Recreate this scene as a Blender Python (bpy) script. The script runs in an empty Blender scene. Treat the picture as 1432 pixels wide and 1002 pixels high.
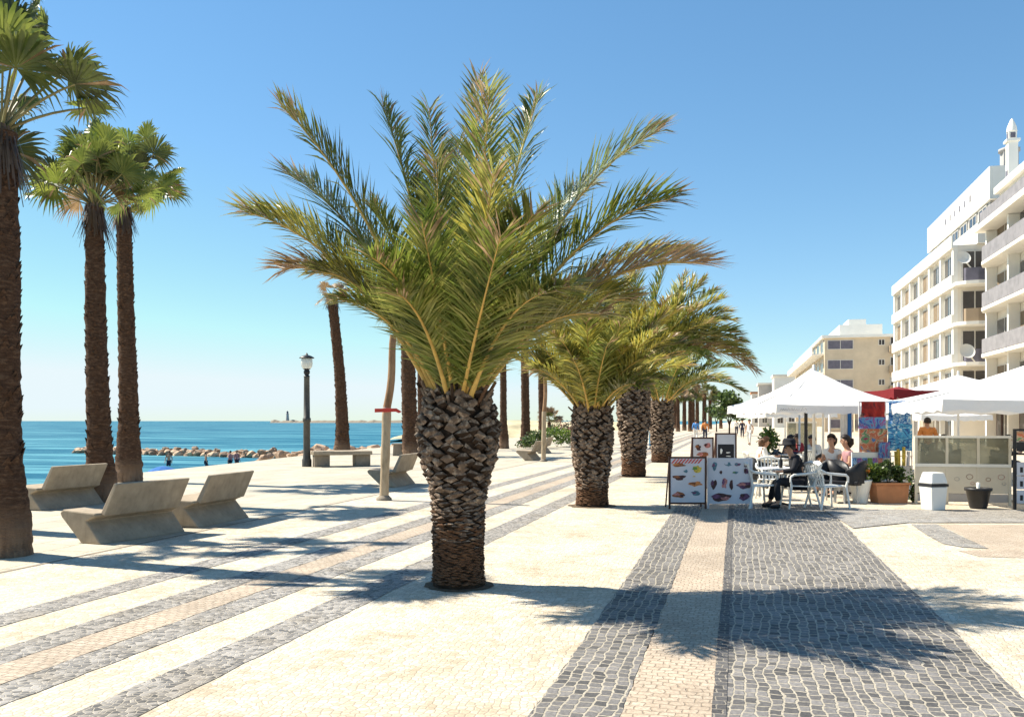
import bpy, math, random
from mathutils import Vector, Matrix, Quaternion, noise
PI = math.pi
R = math.radians
S = bpy.context.scene
COL = S.collection
random.seed(7)

# ------------------------------------------------------------------ frame
TH = R(14.2); CT, ST = math.cos(TH), math.sin(TH)
F, CX, HY, EYE = 1240.0, 716.0, 588.0, 1.65
def c2w(X, Y, z=0.0): return Vector((X*CT - Y*ST, X*ST + Y*CT, z))
def w2c(x, y): return (x*CT + y*ST, -x*ST + y*CT)
def pg(px, py, z=0.0):
    Y = F*(EYE - z)/(py - HY); return c2w((px-CX)/F*Y, Y, z)
def pd(px, py, Y): return c2w((px-CX)/F*Y, Y, EYE + (HY-py)/F*Y)
RIGHT = Vector((CT, ST, 0)); FWD = Vector((-ST, CT, 0)); UP = Vector((0, 0, 1))
CAMROT = TH

# ------------------------------------------------------------------ materials
def nmat(name):
    m = bpy.data.materials.new(name); m.use_nodes = True
    nt = m.node_tree; return m, nt, nt.nodes['Principled BSDF'], nt.nodes, nt.links
def tex_coord(nt, scale=(1,1,1), rot=(0,0,0)):
    tc = nt.nodes.new('ShaderNodeTexCoord'); mp = nt.nodes.new('ShaderNodeMapping')
    nt.links.new(tc.outputs['Object'], mp.inputs[0]); mp.inputs['Scale'].default_value = scale; mp.inputs['Rotation'].default_value = rot
    return mp.outputs[0]
def ramp(nt, fac, stops):
    r = nt.nodes.new('ShaderNodeValToRGB'); el = r.color_ramp.elements
    while len(el) < len(stops): el.new(0.5)
    for e, (p, c) in zip(el, stops):
        e.position = p; e.color = (c[0], c[1], c[2], 1)
    nt.links.new(fac, r.inputs[0]); return r.outputs[0]
def nz(nt, vec, scale, detail=4, rough=.6):
    n = nt.nodes.new('ShaderNodeTexNoise'); n.inputs['Scale'].default_value = scale
    n.inputs['Detail'].default_value = detail; n.inputs['Roughness'].default_value = rough
    nt.links.new(vec, n.inputs['Vector']); return n
def mixc(nt, fac, a, b, mode='MIX'):
    x = nt.nodes.new('ShaderNodeMix'); x.data_type = 'RGBA'; x.blend_type = mode
    for s, v in ((0, fac), (6, a), (7, b)):
        if hasattr(v, 'is_linked') or isinstance(v, bpy.types.NodeSocket): nt.links.new(v, x.inputs[s])
        else: x.inputs[s].default_value = v if s == 0 else (v[0], v[1], v[2], 1)
    return x.outputs[2]
def math_(nt, op, a, b=0.0):
    x = nt.nodes.new('ShaderNodeMath'); x.operation = op
    for i, v in enumerate((a, b)):
        if isinstance(v, bpy.types.NodeSocket): nt.links.new(v, x.inputs[i])
        else: x.inputs[i].default_value = v
    return x.outputs[0]
def bump(nt, h, strength, dist=.01):
    b = nt.nodes.new('ShaderNodeBump'); b.inputs['Strength'].default_value = strength; b.inputs['Distance'].default_value = dist
    nt.links.new(h, b.inputs['Height']); return b.outputs[0]

def simple(name, col, rough=.7, var=.15, scale=3.0, metal=0, bmp=0.0, spec=.3, world=False):
    m, nt, p, N, L = nmat(name)
    v = tex_coord(nt); n = nz(nt, v, scale)
    dark = tuple(c*(1-var) for c in col); lite = tuple(min(1, c*(1+var)) for c in col)
    L.new(ramp(nt, n.outputs[0], [(.3, dark), (.7, lite)]), p.inputs['Base Color'])
    p.inputs['Roughness'].default_value = rough; p.inputs['Metallic'].default_value = metal
    p.inputs['Specular IOR Level'].default_value = spec
    if bmp:
        n2 = nz(nt, v, scale*8); L.new(bump(nt, n2.outputs[0], bmp), p.inputs['Normal'])
    return m

def leafmat(name, c1, c2, trans=.38, rough=.40, nscale=2.6):
    m, nt, p, N, L = nmat(name)
    v = tex_coord(nt); n = nz(nt, v, nscale, 3)
    oi = N.new('ShaderNodeObjectInfo')
    c = ramp(nt, n.outputs[0], [(.35, c1), (.65, c2)])
    hs = N.new('ShaderNodeHueSaturation'); L.new(c, hs.inputs['Color'])
    L.new(math_(nt, 'MULTIPLY_ADD', oi.outputs['Random'], .5), hs.inputs['Value'])
    hs.inputs['Value'].links[0].from_node.inputs[2].default_value = .75
    L.new(hs.outputs[0], p.inputs['Base Color']); p.inputs['Roughness'].default_value = rough
    t = N.new('ShaderNodeBsdfTranslucent'); L.new(hs.outputs[0], t.inputs[0])
    mx = N.new('ShaderNodeMixShader'); mx.inputs[0].default_value = trans
    L.new(p.outputs[0], mx.inputs[1]); L.new(t.outputs[0], mx.inputs[2])
    L.new(mx.outputs[0], N['Material Output'].inputs[0]); return m

M = {}
# date palm leaf colours
M['pf_green'] = leafmat('frond_green', (.055,.09,.012), (.24,.29,.05))
M['pf_olive'] = leafmat('frond_olive', (.10,.115,.02), (.40,.39,.10))
M['pf_gold']  = leafmat('frond_gold', (.28,.24,.03), (.52,.44,.09))
M['pf_dry']   = leafmat('frond_dry', (.26,.16,.08), (.56,.38,.22), .25)
M['pf_grey']  = leafmat('frond_greygreen', (.10,.13,.07), (.34,.37,.22), .25, .35)
M['rachis'] = simple('frond_stalk', (.58,.37,.10), .45, .3, 6)
M['fan_green'] = leafmat('fan_green', (.07,.105,.02), (.20,.23,.05), .34)
M['fan_lime'] = leafmat('fan_lime', (.13,.18,.03), (.28,.31,.06), .4)
M['fan_dark'] = leafmat('fan_dark', (.035,.05,.015), (.11,.13,.03), .3)
M['fan_dry'] = leafmat('fan_dry', (.20,.12,.06), (.38,.26,.14), .2)
M['skirt'] = leafmat('skirt_dry', (.05,.03,.018), (.14,.09,.055), .1)
M['petiole'] = simple('petiole', (.20,.17,.07), .55, .3, 6)
M['bush'] = leafmat('bush_leaf', (.05,.09,.02), (.14,.20,.05), .3)
M['bush_bright'] = leafmat('bush_leaf_bright', (.12,.20,.03), (.28,.38,.07), .35)
M['bush_dark'] = leafmat('bush_leaf_dark', (.02,.04,.012), (.06,.085,.025), .25)
M['flower'] = simple('flower', (.7,.25,.04), .6, .4, 9)

def bark(name, base, lite, sc, zs):
    m, nt, p, N, L = nmat(name)
    v = tex_coord(nt, (1, 1, zs)); n = nz(nt, v, sc, 6, .7)
    n2 = nz(nt, v, sc*.2, 2)
    c = ramp(nt, n.outputs[0], [(.3, tuple(x*.45 for x in base)), (.5, base), (.72, lite)])
    c = mixc(nt, math_(nt, 'MULTIPLY', n2.outputs[0], .6), c, tuple(x*.7 for x in base))
    L.new(c, p.inputs['Base Color']); p.inputs['Roughness'].default_value = .9; p.inputs['Specular IOR Level'].default_value = .15
    L.new(bump(nt, n.outputs[0], .9, .03), p.inputs['Normal']); return m
M['date_bark'] = bark('date_palm_bark', (.045,.028,.018), (.12,.08,.055), 9, 2.2)
M['date_stub'] = bark('date_palm_stub', (.20,.14,.10), (.72,.57,.43), 18, .8)
M['date_low'] = bark('date_palm_base', (.17,.09,.05), (.36,.22,.13), 14, 3)
M['fan_bark'] = bark('fan_palm_bark', (.13,.075,.045), (.30,.19,.12), 10, 3.0)
def fanbark():
    m = bark('fan_palm_bark_full', (.085,.046,.028), (.22,.135,.085), 10, 3.0); nt = m.node_tree; N = nt.nodes; p = N['Principled BSDF']
    src = p.inputs['Base Color'].links[0].from_socket
    v = tex_coord(nt); sx = N.new('ShaderNodeSeparateXYZ'); nt.links.new(v, sx.inputs[0]); n = nz(nt, tex_coord(nt, (1,1,.15)), 9, 4)
    fib = ramp(nt, n.outputs[0], [(.3,(.10,.06,.04)),(.7,(.30,.20,.13))])
    f = math_(nt, 'ADD', sx.outputs[2], math_(nt, 'MULTIPLY', n.outputs[0], .5))
    nt.links.new(mixc(nt, ramp(nt, f, [(.45,(1,1,1)),(.95,(0,0,0))]), src, fib), p.inputs['Base Color']); return m
M['fan_bark'] = fanbark()
M['fan_bark_base'] = bark('fan_palm_base', (.22,.14,.09), (.40,.28,.18), 12, .5)

# cobbles
def cobble(name, c1, c2, joint, cell=.09, jw=.1, contrast=.5, rnd=.9, bst=.5):
    m, nt, p, N, L = nmat(name)
    v = tex_coord(nt)
    d = nz(nt, v, 2.2, 2); dv = N.new('ShaderNodeVectorMath'); dv.operation = 'MULTIPLY_ADD'
    L.new(d.outputs['Color'], dv.inputs[0]); dv.inputs[1].default_value = (.12,.12,0); L.new(v, dv.inputs[2])
    v2 = dv.outputs[0]
    e = N.new('ShaderNodeTexVoronoi'); e.voronoi_dimensions = '2D'; e.feature = 'DISTANCE_TO_EDGE'; e.inputs['Scale'].default_value = 1/cell; e.inputs['Randomness'].default_value = rnd
    f = N.new('ShaderNodeTexVoronoi'); f.voronoi_dimensions = '2D'; f.inputs['Scale'].default_value = 1/cell; f.inputs['Randomness'].default_value = rnd
    L.new(v2, e.inputs['Vector']); L.new(v2, f.inputs['Vector'])
    sep = N.new('ShaderNodeSeparateColor'); L.new(f.outputs['Color'], sep.inputs[0])
    stone = ramp(nt, sep.outputs[0], [(.05, c1), (.95, c2)])
    big = nz(nt, v, .35, 3)
    stone = mixc(nt, 1.0, stone, ramp(nt, big.outputs[0], [(.25, (.80,.76,.70)), (.6, (1,1,1))]), 'MULTIPLY')
    st = nz(nt, v, 1.7, 5, .7); sp = nz(nt, v, 9, 2)
    stone = mixc(nt, 1.0, stone, ramp(nt, st.outputs[0], [(.36, (.80,.76,.70)), (.5, (1,1,1))]), 'MULTIPLY')
    stone = mixc(nt, 1.0, stone, ramp(nt, sp.outputs[0], [(.24, (.55,.50,.44)), (.29, (1,1,1))]), 'MULTIPLY')
    fine = nz(nt, v, 60, 2)
    stone = mixc(nt, 1.0, stone, ramp(nt, fine.outputs[0], [(.3, (.82,.82,.82)), (.7, (1.0,1.0,1.0))]), 'MULTIPLY')
    jm = ramp(nt, e.outputs['Distance'], [(0, (1,1,1)), (jw, (0,0,0))])
    c = mixc(nt, jm, stone, joint)
    L.new(c, p.inputs['Base Color']); p.inputs['Roughness'].default_value = .75; p.inputs['Specular IOR Level'].default_value = .25
    h = ramp(nt, e.outputs['Distance'], [(0, (0,0,0)), (jw*1.6, (1,1,1))])
    L.new(bump(nt, h, bst, .012), p.inputs['Normal']); return m
def setts(name, c1, c2, joint, w=.13, h=.11, js=.014, rot=0, bst=.6, off=.5):
    m, nt, p, N, L = nmat(name)
    v = tex_coord(nt, rot=(0, 0, rot))
    d = nz(nt, v, 1.6, 3); dv = N.new('ShaderNodeVectorMath'); dv.operation = 'MULTIPLY_ADD'
    L.new(d.outputs['Color'], dv.inputs[0]); dv.inputs[1].default_value = (.16,.16,0); L.new(v, dv.inputs[2])
    d2 = nz(nt, v, 14, 1); dv2 = N.new('ShaderNodeVectorMath'); dv2.operation = 'MULTIPLY_ADD'
    L.new(d2.outputs['Color'], dv2.inputs[0]); dv2.inputs[1].default_value = (.03,.03,0); L.new(dv.outputs[0], dv2.inputs[2])
    b = N.new('ShaderNodeTexBrick'); L.new(dv2.outputs[0], b.inputs['Vector'])
    b.offset = off; b.inputs['Scale'].default_value = 1; b.inputs['Mortar Size'].default_value = js; b.inputs['Mortar Smooth'].default_value = .4
    b.inputs['Brick Width'].default_value = w; b.inputs['Row Height'].default_value = h; b.inputs['Bias'].default_value = 0
    for k, c in (('Color1', c1), ('Color2', c2), ('Mortar', joint)): b.inputs[k].default_value = (*c, 1)
    fine = nz(nt, v, 45, 3)
    big = nz(nt, v, .8, 3)
    c = mixc(nt, 1.0, b.outputs['Color'], ramp(nt, fine.outputs[0], [(.3, (.6,.6,.6)), (.7, (1,1,1))]), 'MULTIPLY')
    c = mixc(nt, 1.0, c, ramp(nt, big.outputs[0], [(.3, (.75,.75,.75)), (.7, (1,1,1))]), 'MULTIPLY')
    L.new(c, p.inputs['Base Color']); p.inputs['Roughness'].default_value = .7; p.inputs['Specular IOR Level'].default_value = .3
    inv = math_(nt, 'SUBTRACT', 1.0, b.outputs['Fac'])
    L.new(bump(nt, inv, bst, .012), p.inputs['Normal']); return m
M['calcada'] = cobble('cream_cobbles', (.58,.50,.38), (.75,.68,.56), (.34,.28,.21), .05, .10, rnd=.62, bst=.35)
M['darkband'] = setts('dark_setts', (.10,.095,.092), (.30,.28,.265), (.52,.46,.36), .095, .072, .0075, PI/2)
M['stripe'] = cobble('grey_cobbles', (.11,.11,.115), (.40,.38,.36), (.48,.42,.33), .046, .09, rnd=.7)
M['pinkband'] = setts('pink_setts', (.58,.46,.34), (.68,.56,.43), (.42,.33,.24), .085, .07, .006, 0)
M['edge'] = setts('edge_setts', (.08,.075,.075), (.17,.16,.155), (.36,.32,.26), .09, .08, .006, 0)
M['pit'] = simple('planting_soil', (.13,.09,.055), .95, .5, 14, bmp=.5)
M['sand_dark'] = simple('pit_sand', (.50,.41,.29), .95, .3, 6)
M['flags'] = setts('flagstones', (.60,.53,.40), (.68,.61,.48), (.34,.28,.20), .9, .6, .012, PI/2, .3)
M['wedge'] = cobble('grey_cobbles_and_shade', (.22,.21,.20), (.34,.33,.31), (.48,.42,.34), .08, .08)  # real grey of the curved wedge, also the painted parasol shade

def conc(name, col, sc=4):
    m, nt, p, N, L = nmat(name)
    v = tex_coord(nt); n = nz(nt, v, sc, 6, .65); n2 = nz(nt, v, sc*14, 3); n3 = nz(nt, tex_coord(nt, (5,5,.8)), 2.5, 4)
    c = ramp(nt, n.outputs[0], [(.3, tuple(x*.72 for x in col)), (.7, tuple(x*1.1 for x in col))])
    c = mixc(nt, math_(nt, 'MULTIPLY', ramp(nt, n3.outputs[0], [(.5,(0,0,0)),(.8,(1,1,1))]), .45), c, tuple(x*.45 for x in col))
    L.new(c, p.inputs['Base Color']); p.inputs['Roughness'].default_value = .85; p.inputs['Specular IOR Level'].default_value = .2
    L.new(bump(nt, n2.outputs[0], .35, .006), p.inputs['Normal']); return m
M['concrete'] = conc('bench_concrete', (.40,.325,.235))
M['stone_grey'] = conc('stone_grey', (.30,.25,.19))
M['rock'] = conc('rock', (.60,.42,.28), 1.2)
M['rock2'] = conc('rock_dark', (.33,.23,.16), 1.2)
M['sand'] = simple('sand', (.66,.55,.38), .95, .1, .5, bmp=.3)
M['dune_grass'] = simple('dune_grass', (.44,.38,.24), .95, .3, .3)
M['white'] = simple('white_render', (.80,.77,.70), .8, .06, .6)
M['white_b'] = simple('white_render_warm', (.76,.70,.60), .8, .08, .6)
M['tan'] = simple('tan_render', (.60,.49,.35), .85, .12, .5)
M['tan2'] = simple('brown_render', (.36,.27,.18), .85, .12, .5)
M['grey_r'] = simple('grey_render', (.40,.38,.36), .85, .1, .8)
M['rail'] = simple('rail_dark', (.14,.13,.16), .5, .2, 2)
M['railblue'] = simple('rail_blue', (.24,.22,.22), .5, .2, 2)
M['glassdark'] = simple('window_glass', (.05,.045,.045), .08, .4, .5, spec=.8)
M['shutter'] = simple('shutter', (.22,.16,.10), .6, .2, 3)
M['frame'] = simple('window_frame', (.62,.58,.52), .5, .1, 3)
M['canvas'] = None
def fabric(name, col, trans=.2, sc=2):
    m, nt, p, N, L = nmat(name)
    v = tex_coord(nt); n = nz(nt, v, sc, 4)
    c = ramp(nt, n.outputs[0], [(.3, tuple(x*.93 for x in col)), (.7, col)])
    L.new(c, p.inputs['Base Color']); p.inputs['Roughness'].default_value = .9
    n2 = nz(nt, v, 5, 2); L.new(bump(nt, n2.outputs[0], .3, .05), p.inputs['Normal'])
    t = N.new('ShaderNodeBsdfTranslucent'); L.new(c, t.inputs[0])
    mx = N.new('ShaderNodeMixShader'); mx.inputs[0].default_value = trans
    L.new(p.outputs[0], mx.inputs[1]); L.new(t.outputs[0], mx.inputs[2]); L.new(mx.outputs[0], N['Material Output'].inputs[0]); return m
M['canvas'] = fabric('parasol_canvas', (.88,.86,.83), .22)
M['canvas_red'] = fabric('parasol_red', (.24,.015,.02), .2)
M['canvas_blue'] = fabric('blue_canvas', (.02,.14,.42), .1)
M['plastic'] = simple('white_plastic', (.78,.76,.70), .4, .05, 2, spec=.5)
M['plastic_tan'] = simple('cream_plastic', (.62,.56,.44), .45, .08, 2, spec=.5)
M['black'] = simple('black_paint', (.02,.02,.022), .45, .3, 4)
M['blackcloth'] = simple('black_cloth', (.018,.018,.022), .9, .4, 8)
M['navy'] = simple('navy_cloth', (.03,.035,.06), .9, .4, 8)
M['bluecloth'] = simple('blue_cloth', (.10,.28,.60), .9, .2, 8)
M['orangecloth'] = simple('orange_cloth', (.60,.22,.06), .9, .2, 8)
M['redcloth'] = simple('red_cloth', (.40,.05,.05), .9, .2, 8)
M['cyancloth'] = simple('cyan_cloth', (.15,.45,.60), .9, .2, 8)
M['whitecloth'] = simple('white_cloth', (.70,.68,.64), .9, .1, 8)
M['pinkcloth'] = simple('pink_cloth', (.36,.19,.20), .9, .1, 8)
M['skin'] = simple('skin', (.50,.27,.17), .55, .08, 6)
M['hair'] = simple('hair_dark', (.02,.013,.01), .5, .4, 20)
M['hairb'] = simple('hair_brown', (.10,.05,.025), .5, .4, 20)
M['wood_dark'] = simple('dark_wood', (.07,.03,.02), .6, .3, 6)
M['wood_pale'] = bark('weathered_wood', (.46,.36,.24), (.60,.49,.35), 7, .25)
M['wood_brown'] = bark('brown_pole', (.34,.20,.11), (.50,.33,.20), 7, .3)
M['terracotta'] = simple('terracotta', (.50,.22,.10), .8, .15, 4)
M['metal'] = simple('grey_metal', (.45,.44,.42), .4, .15, 4, .6)
M['alu'] = simple('white_pole', (.75,.73,.68), .4, .05, 4)
M['lampmetal'] = simple('lamp_post_metal', (.075,.07,.06), .5, .3, 4)
M['board_white'] = simple('menu_sheet', (.60,.60,.64), .4, .05, 3)
M['board_black'] = simple('chalkboard', (.02,.02,.025), .6, .3, 3)
M['chalk'] = simple('chalk', (.8,.8,.75), .9, .05, 3)
M['soil'] = simple('soil', (.08,.055,.035), .95, .4, 8)
M['red'] = simple('red_paint', (.60,.06,.04), .5, .1, 4)
M['awning'] = simple('awning_cloth', (.62,.52,.38), .8, .1, 2)
food = [simple('food_%s' % n, c, .5, .5, 25) for n, c in (('brown',(.28,.10,.04)),('dark',(.07,.03,.03)),('orange',(.55,.20,.06)),('yellow',(.55,.40,.06)),('purple',(.14,.06,.12)),('teal',(.10,.20,.24)),('green',(.13,.25,.06)),('rose',(.50,.20,.18)))]
def glass(name, col, alpha):
    m, nt, p, N, L = nmat(name)
    t = N.new('ShaderNodeBsdfTransparent'); t.inputs[0].default_value = (.80,.82,.76,1)
    p.inputs['Base Color'].default_value = (*col, 1); p.inputs['Roughness'].default_value = .1
    n = nz(nt, tex_coord(nt, (1,1,3)), 2, 4)
    mx = N.new('ShaderNodeMixShader'); L.new(ramp(nt, n.outputs[0], [(.3,(alpha*.8,)*3),(.7,(min(1,alpha*1.2),)*3)]), mx.inputs[0])
    L.new(t.outputs[0], mx.inputs[1]); L.new(p.outputs[0], mx.inputs[2]); L.new(mx.outputs[0], N['Material Output'].inputs[0]); return m
M['clearpanel'] = glass('clear_panel', (.26,.25,.18), .62)
M['globe'] = glass('lamp_globe', (.80,.80,.76), .7)
def towelmat(name, stops, sc=5, dist=2.0, z=1):
    m, nt, p, N, L = nmat(name)
    n = nz(nt, tex_coord(nt, (1,1,z)), sc, 3); n.inputs['Distortion'].default_value = dist
    r = ramp(nt, n.outputs[0], stops); r.node.color_ramp.interpolation = 'CONSTANT' if len(stops) > 4 else 'LINEAR'
    L.new(r, p.inputs['Base Color']); p.inputs['Roughness'].default_value = .95; return m
M['tw_red'] = towelmat('towel_red', [(.3,(.10,.01,.01)),(.5,(.40,.03,.02)),(.62,(.06,.02,.02)),(.75,(.45,.15,.08))], 3, 1)
M['tw_floral'] = towelmat('towel_floral', [(0,(.10,.20,.40)),(.38,(.50,.28,.16)),(.46,(.55,.16,.08)),(.53,(.60,.42,.28)),(.58,(.16,.30,.14)),(.64,(.35,.05,.10))], 4.5, .6)
M['tw_violet'] = towelmat('towel_violet', [(0,(.08,.10,.35)),(.42,(.14,.30,.48)),(.5,(.30,.10,.25)),(.56,(.18,.20,.45)),(.62,(.45,.35,.30))], 4.5, .6)
M['tw_blue'] = towelmat('towel_blue', [(0,(.02,.07,.25)),(.40,(.05,.22,.50)),(.49,(.60,.70,.76)),(.54,(.07,.28,.55)),(.62,(.70,.75,.78))], 5.5, 2.5, 1.8)
M['tw_blue2'] = towelmat('towel_blue2', [(0,(.03,.10,.30)),(.44,(.08,.33,.58)),(.52,(.10,.40,.62)),(.58,(.70,.75,.78)),(.68,(.04,.15,.4))], 4, 2.5, 2.2)

# ------------------------------------------------------------------ mesh builder
class MB:
    def __init__(s): s.v = []; s.f = []; s.mi = []; s.cur = 0; s.sm = []
    def quad(s, a, b, c, d, sm=False):
        n = len(s.v); s.v += [tuple(a), tuple(b), tuple(c), tuple(d)]; s.f.append((n, n+1, n+2, n+3)); s.mi.append(s.cur); s.sm.append(sm)
    def tri(s, a, b, c):
        n = len(s.v); s.v += [tuple(a), tuple(b), tuple(c)]; s.f.append((n, n+1, n+2)); s.mi.append(s.cur); s.sm.append(False)
    def add(s, vs, fs, sm=False):
        n = len(s.v); s.v += [tuple(v) for v in vs]
        for f in fs: s.f.append(tuple(i+n for i in f)); s.mi.append(s.cur); s.sm.append(sm)
    def box(s, x0, x1, y0, y1, z0, z1, mat=None):
        vs = [Vector((x, y, z)) for z in (z0, z1) for (x, y) in ((x0,y0),(x1,y0),(x1,y1),(x0,y1))]
        if mat: vs = [mat @ v for v in vs]
        s.add(vs, [(3,2,1,0),(4,5,6,7),(0,1,5,4),(1,2,6,5),(2,3,7,6),(3,0,4,7)])
    def prism(s, prof, a, b, axis='y', mat=None):   # prof list of (p,q); extruded along axis from a to b
        n = len(prof); vs = []
        for t in (a, b):
            for p, q in prof:
                v = Vector((p, t, q)) if axis == 'y' else (Vector((t, p, q)) if axis == 'x' else Vector((p, q, t)))
                vs.append(mat @ v if mat else v)
        s.add(vs, [tuple(range(n))[::-1], tuple(range(n, 2*n))] + [(i, (i+1) % n, (i+1) % n + n, i+n) for i in range(n)])
    def tube(s, pts, rad, n=8, cap=True, sm=True, flat=1.0):
        pts = [Vector(p) for p in pts]; k = len(pts)
        if not isinstance(rad, (list, tuple)): rad = [rad]*k
        vs = []; prev = None
        for i, p in enumerate(pts):
            T = (pts[min(i+1, k-1)] - pts[max(i-1, 0)]).normalized()
            if prev is None:
                A = T.orthogonal().normalized() if abs(T.z) < .95 else Vector((1,0,0)); A = (A - T*A.dot(T)).normalized()
            else: A = (prev - T*prev.dot(T)).normalized()
            prev = A; B = T.cross(A)
            for j in range(n):
                an = 2*PI*j/n; vs.append(p + (A*math.cos(an) + B*math.sin(an)*flat)*rad[i])
        fs = [(i*n+j, i*n+(j+1) % n, (i+1)*n+(j+1) % n, (i+1)*n+j) for i in range(k-1) for j in range(n)]
        s.add(vs, fs, sm)
        if cap: s.add(vs[:n], [tuple(range(n))[::-1]]); s.add(vs[-n:], [tuple(range(n))])
    def lathe(s, prof, n=20, c=(0,0), sm=True, jit=0, seed=0, cap=True):
        vs = []; 
        for (r, z) in prof:
            for j in range(n):
                an = 2*PI*j/n; rr = r
                if jit: rr += jit*noise.noise(Vector((math.cos(an)*3+seed, math.sin(an)*3, z*6)))
                vs.append((c[0]+rr*math.cos(an), c[1]+rr*math.sin(an), z))
        k = len(prof)
        s.add(vs, [(i*n+j, i*n+(j+1) % n, (i+1)*n+(j+1) % n, (i+1)*n+j) for i in range(k-1) for j in range(n)], sm)
        if cap: s.add(vs[:n], [tuple(range(n))[::-1]]); s.add(vs[-n:], [tuple(range(n))])
    def build(s, name, mats, parent=None, org=None, bevel=0):
        if not isinstance(mats, (list, tuple)): mats = [mats]
        o = Vector(org) if org is not None else Vector((0,0,0))
        vs = [(v[0]-o.x, v[1]-o.y, v[2]-o.z) for v in s.v]
        me = bpy.data.meshes.new(name); me.from_pydata(vs, [], s.f)
        for m in mats: me.materials.append(m)
        me.polygons.foreach_set('material_index', s.mi); me.polygons.foreach_set('use_smooth', s.sm); me.update()
        ob = bpy.data.objects.new(name, me); COL.objects.link(ob)
        if parent: ob.parent = parent
        elif org is not None: ob.location = o
        if bevel:
            md = ob.modifiers.new('Bevel', 'BEVEL'); md.width = bevel; md.segments = 2; md.limit_method = 'ANGLE'; md.angle_limit = R(40)
        return ob

def tag(o, label=None, cat=None, group=None, kind=None):
    if label: o['label'] = label
    if cat: o['category'] = cat
    if group: o['group'] = group
    if kind: o['kind'] = kind
    return o
def empty(name, loc, rz=0, label=None, cat=None, group=None):
    o = bpy.data.objects.new(name, None); COL.objects.link(o); o.empty_display_size = .2
    o.location = loc; o.rotation_euler = (0, 0, rz); return tag(o, label, cat, group)
def kids(o): return [c for c in bpy.data.objects if c.parent == o]
def copy_tree(o, loc=None, rz=None, parent=None, sc=None, label=None):
    c = o.copy(); COL.objects.link(c); c.parent = parent
    if loc is not None: c.location = loc
    if rz is not None: c.rotation_euler = (0, 0, rz)
    if sc is not None: c.scale = (sc, sc, sc) if not isinstance(sc, tuple) else sc
    if label: c['label'] = label
    for ch in kids(o): copy_tree(ch, parent=c)
    return c

# ------------------------------------------------------------------ sky, sun, camera
w = bpy.data.worlds.new('World'); S.world = w; w.use_nodes = True
nt = w.node_tree; bg = nt.nodes['Background']
sk = nt.nodes.new('ShaderNodeTexSky'); sk.sky_type = 'NISHITA'; sk.sun_disc = False
SUN_AZ = R(180-7.8); SUN_EL = R(49)
sd = Vector((math.cos(SUN_AZ)*math.cos(SUN_EL), math.sin(SUN_AZ)*math.cos(SUN_EL), math.sin(SUN_EL)))
sk.sun_elevation = SUN_EL; sk.sun_rotation = math.atan2(sd.x, sd.y)
sk.air_density = 1.0; sk.dust_density = .0; sk.ozone_density = 3.0; sk.altitude = 0
hs = nt.nodes.new('ShaderNodeHueSaturation'); hs.inputs['Saturation'].default_value = 1.18; nt.links.new(sk.outputs[0], hs.inputs['Color'])
tn = nt.nodes.new('ShaderNodeMix'); tn.data_type = 'RGBA'; tn.blend_type = 'MULTIPLY'; tn.inputs[0].default_value = 1; tn.inputs[7].default_value = (1.75, 2.08, 2.18, 1)
gm = nt.nodes.new('ShaderNodeGamma'); gm.inputs[1].default_value = .76
nt.links.new(hs.outputs[0], gm.inputs[0]); nt.links.new(gm.outputs[0], tn.inputs[6]); cp = nt.nodes.new('ShaderNodeMix'); cp.data_type = 'RGBA'; cp.blend_type = 'DARKEN'; cp.inputs[0].default_value = 1; cp.inputs[7].default_value = (7.3, 8.4, 8.8, 1)
nt.links.new(tn.outputs[2], cp.inputs[6]); nt.links.new(cp.outputs[2], bg.inputs[0]); bg.inputs[1].default_value = .056
sl = bpy.data.lights.new('sun', 'SUN'); sl.energy = 5.0; sl.angle = R(.5); sl.color = (1, .93, .80)
so = bpy.data.objects.new('sun', sl); COL.objects.link(so); so.rotation_euler = (-sd).to_track_quat('-Z', 'Y').to_euler(); so.location = (-20, 0, 30)
cam = bpy.data.cameras.new('camera'); co = bpy.data.objects.new('camera', cam); COL.objects.link(co); S.camera = co
co.location = (0, 0, EYE); co.rotation_euler = (PI/2, 0, CAMROT); cam.lens = 36*F/1432; cam.sensor_width = 36; cam.shift_y = (HY-501)/1432
cam.clip_end = 12000; cam.clip_start = .05
S.view_settings.view_transform = 'Standard'; S.view_settings.look = 'None'; S.view_settings.gamma = 1; S.view_settings.exposure = 1.0

# ------------------------------------------------------------------ ground
def sheet(name, pts, z, mat):
    b = MB(); b.add([(p[0], p[1], z) for p in pts], [tuple(range(len(pts)))]); o = b.build(name, mat); return tag(o, kind='structure')
EDGE = [(-17.0,-15),(-17.2,10),(-17.5,18.8),(-18.4,24.6),(-19.1,32.2),(-20.3,40.7),(-21.2,48.8),(-21.5,57),(-21,80),(-20,150),(-20,420)]
sheet('pavement', [(-7.75,-15),(60,-15),(60,420),(-7.75,420)], 0, M['calcada'])
sheet('flagstone_pavement', [(-7.75,-15),(-7.75,420)] + EDGE[::-1], .0, M['flags'])
def band(name, u0, u1, v0, v1, z, mat, wob=.012, st=.12):
    b = MB(); n = int((v1-v0)/st); L0 = []; 
    vs = []
    for i in range(n+1):
        v = v0 + (v1-v0)*i/n
        vs.append((u0 + wob*(random.random()-.5)*1.4 + .008*noise.noise(Vector((v*.4, u0, 0))), v, z)); vs.append((u1 + wob*(random.random()-.5)*1.4 + .008*noise.noise(Vector((v*.4, u1, 0))), v, z))
    b.add(vs, [(2*i, 2*i+1, 2*i+3, 2*i+2) for i in range(n)])
    return tag(b.build(name, mat), kind='structure')
band('dark_paving_band', -1.12, -.63, -3, 18.5, .004, M['darkband'])
band('pink_paving_band', -.628, -.122, -3, 18.5, .004, M['pinkband'])
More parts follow.
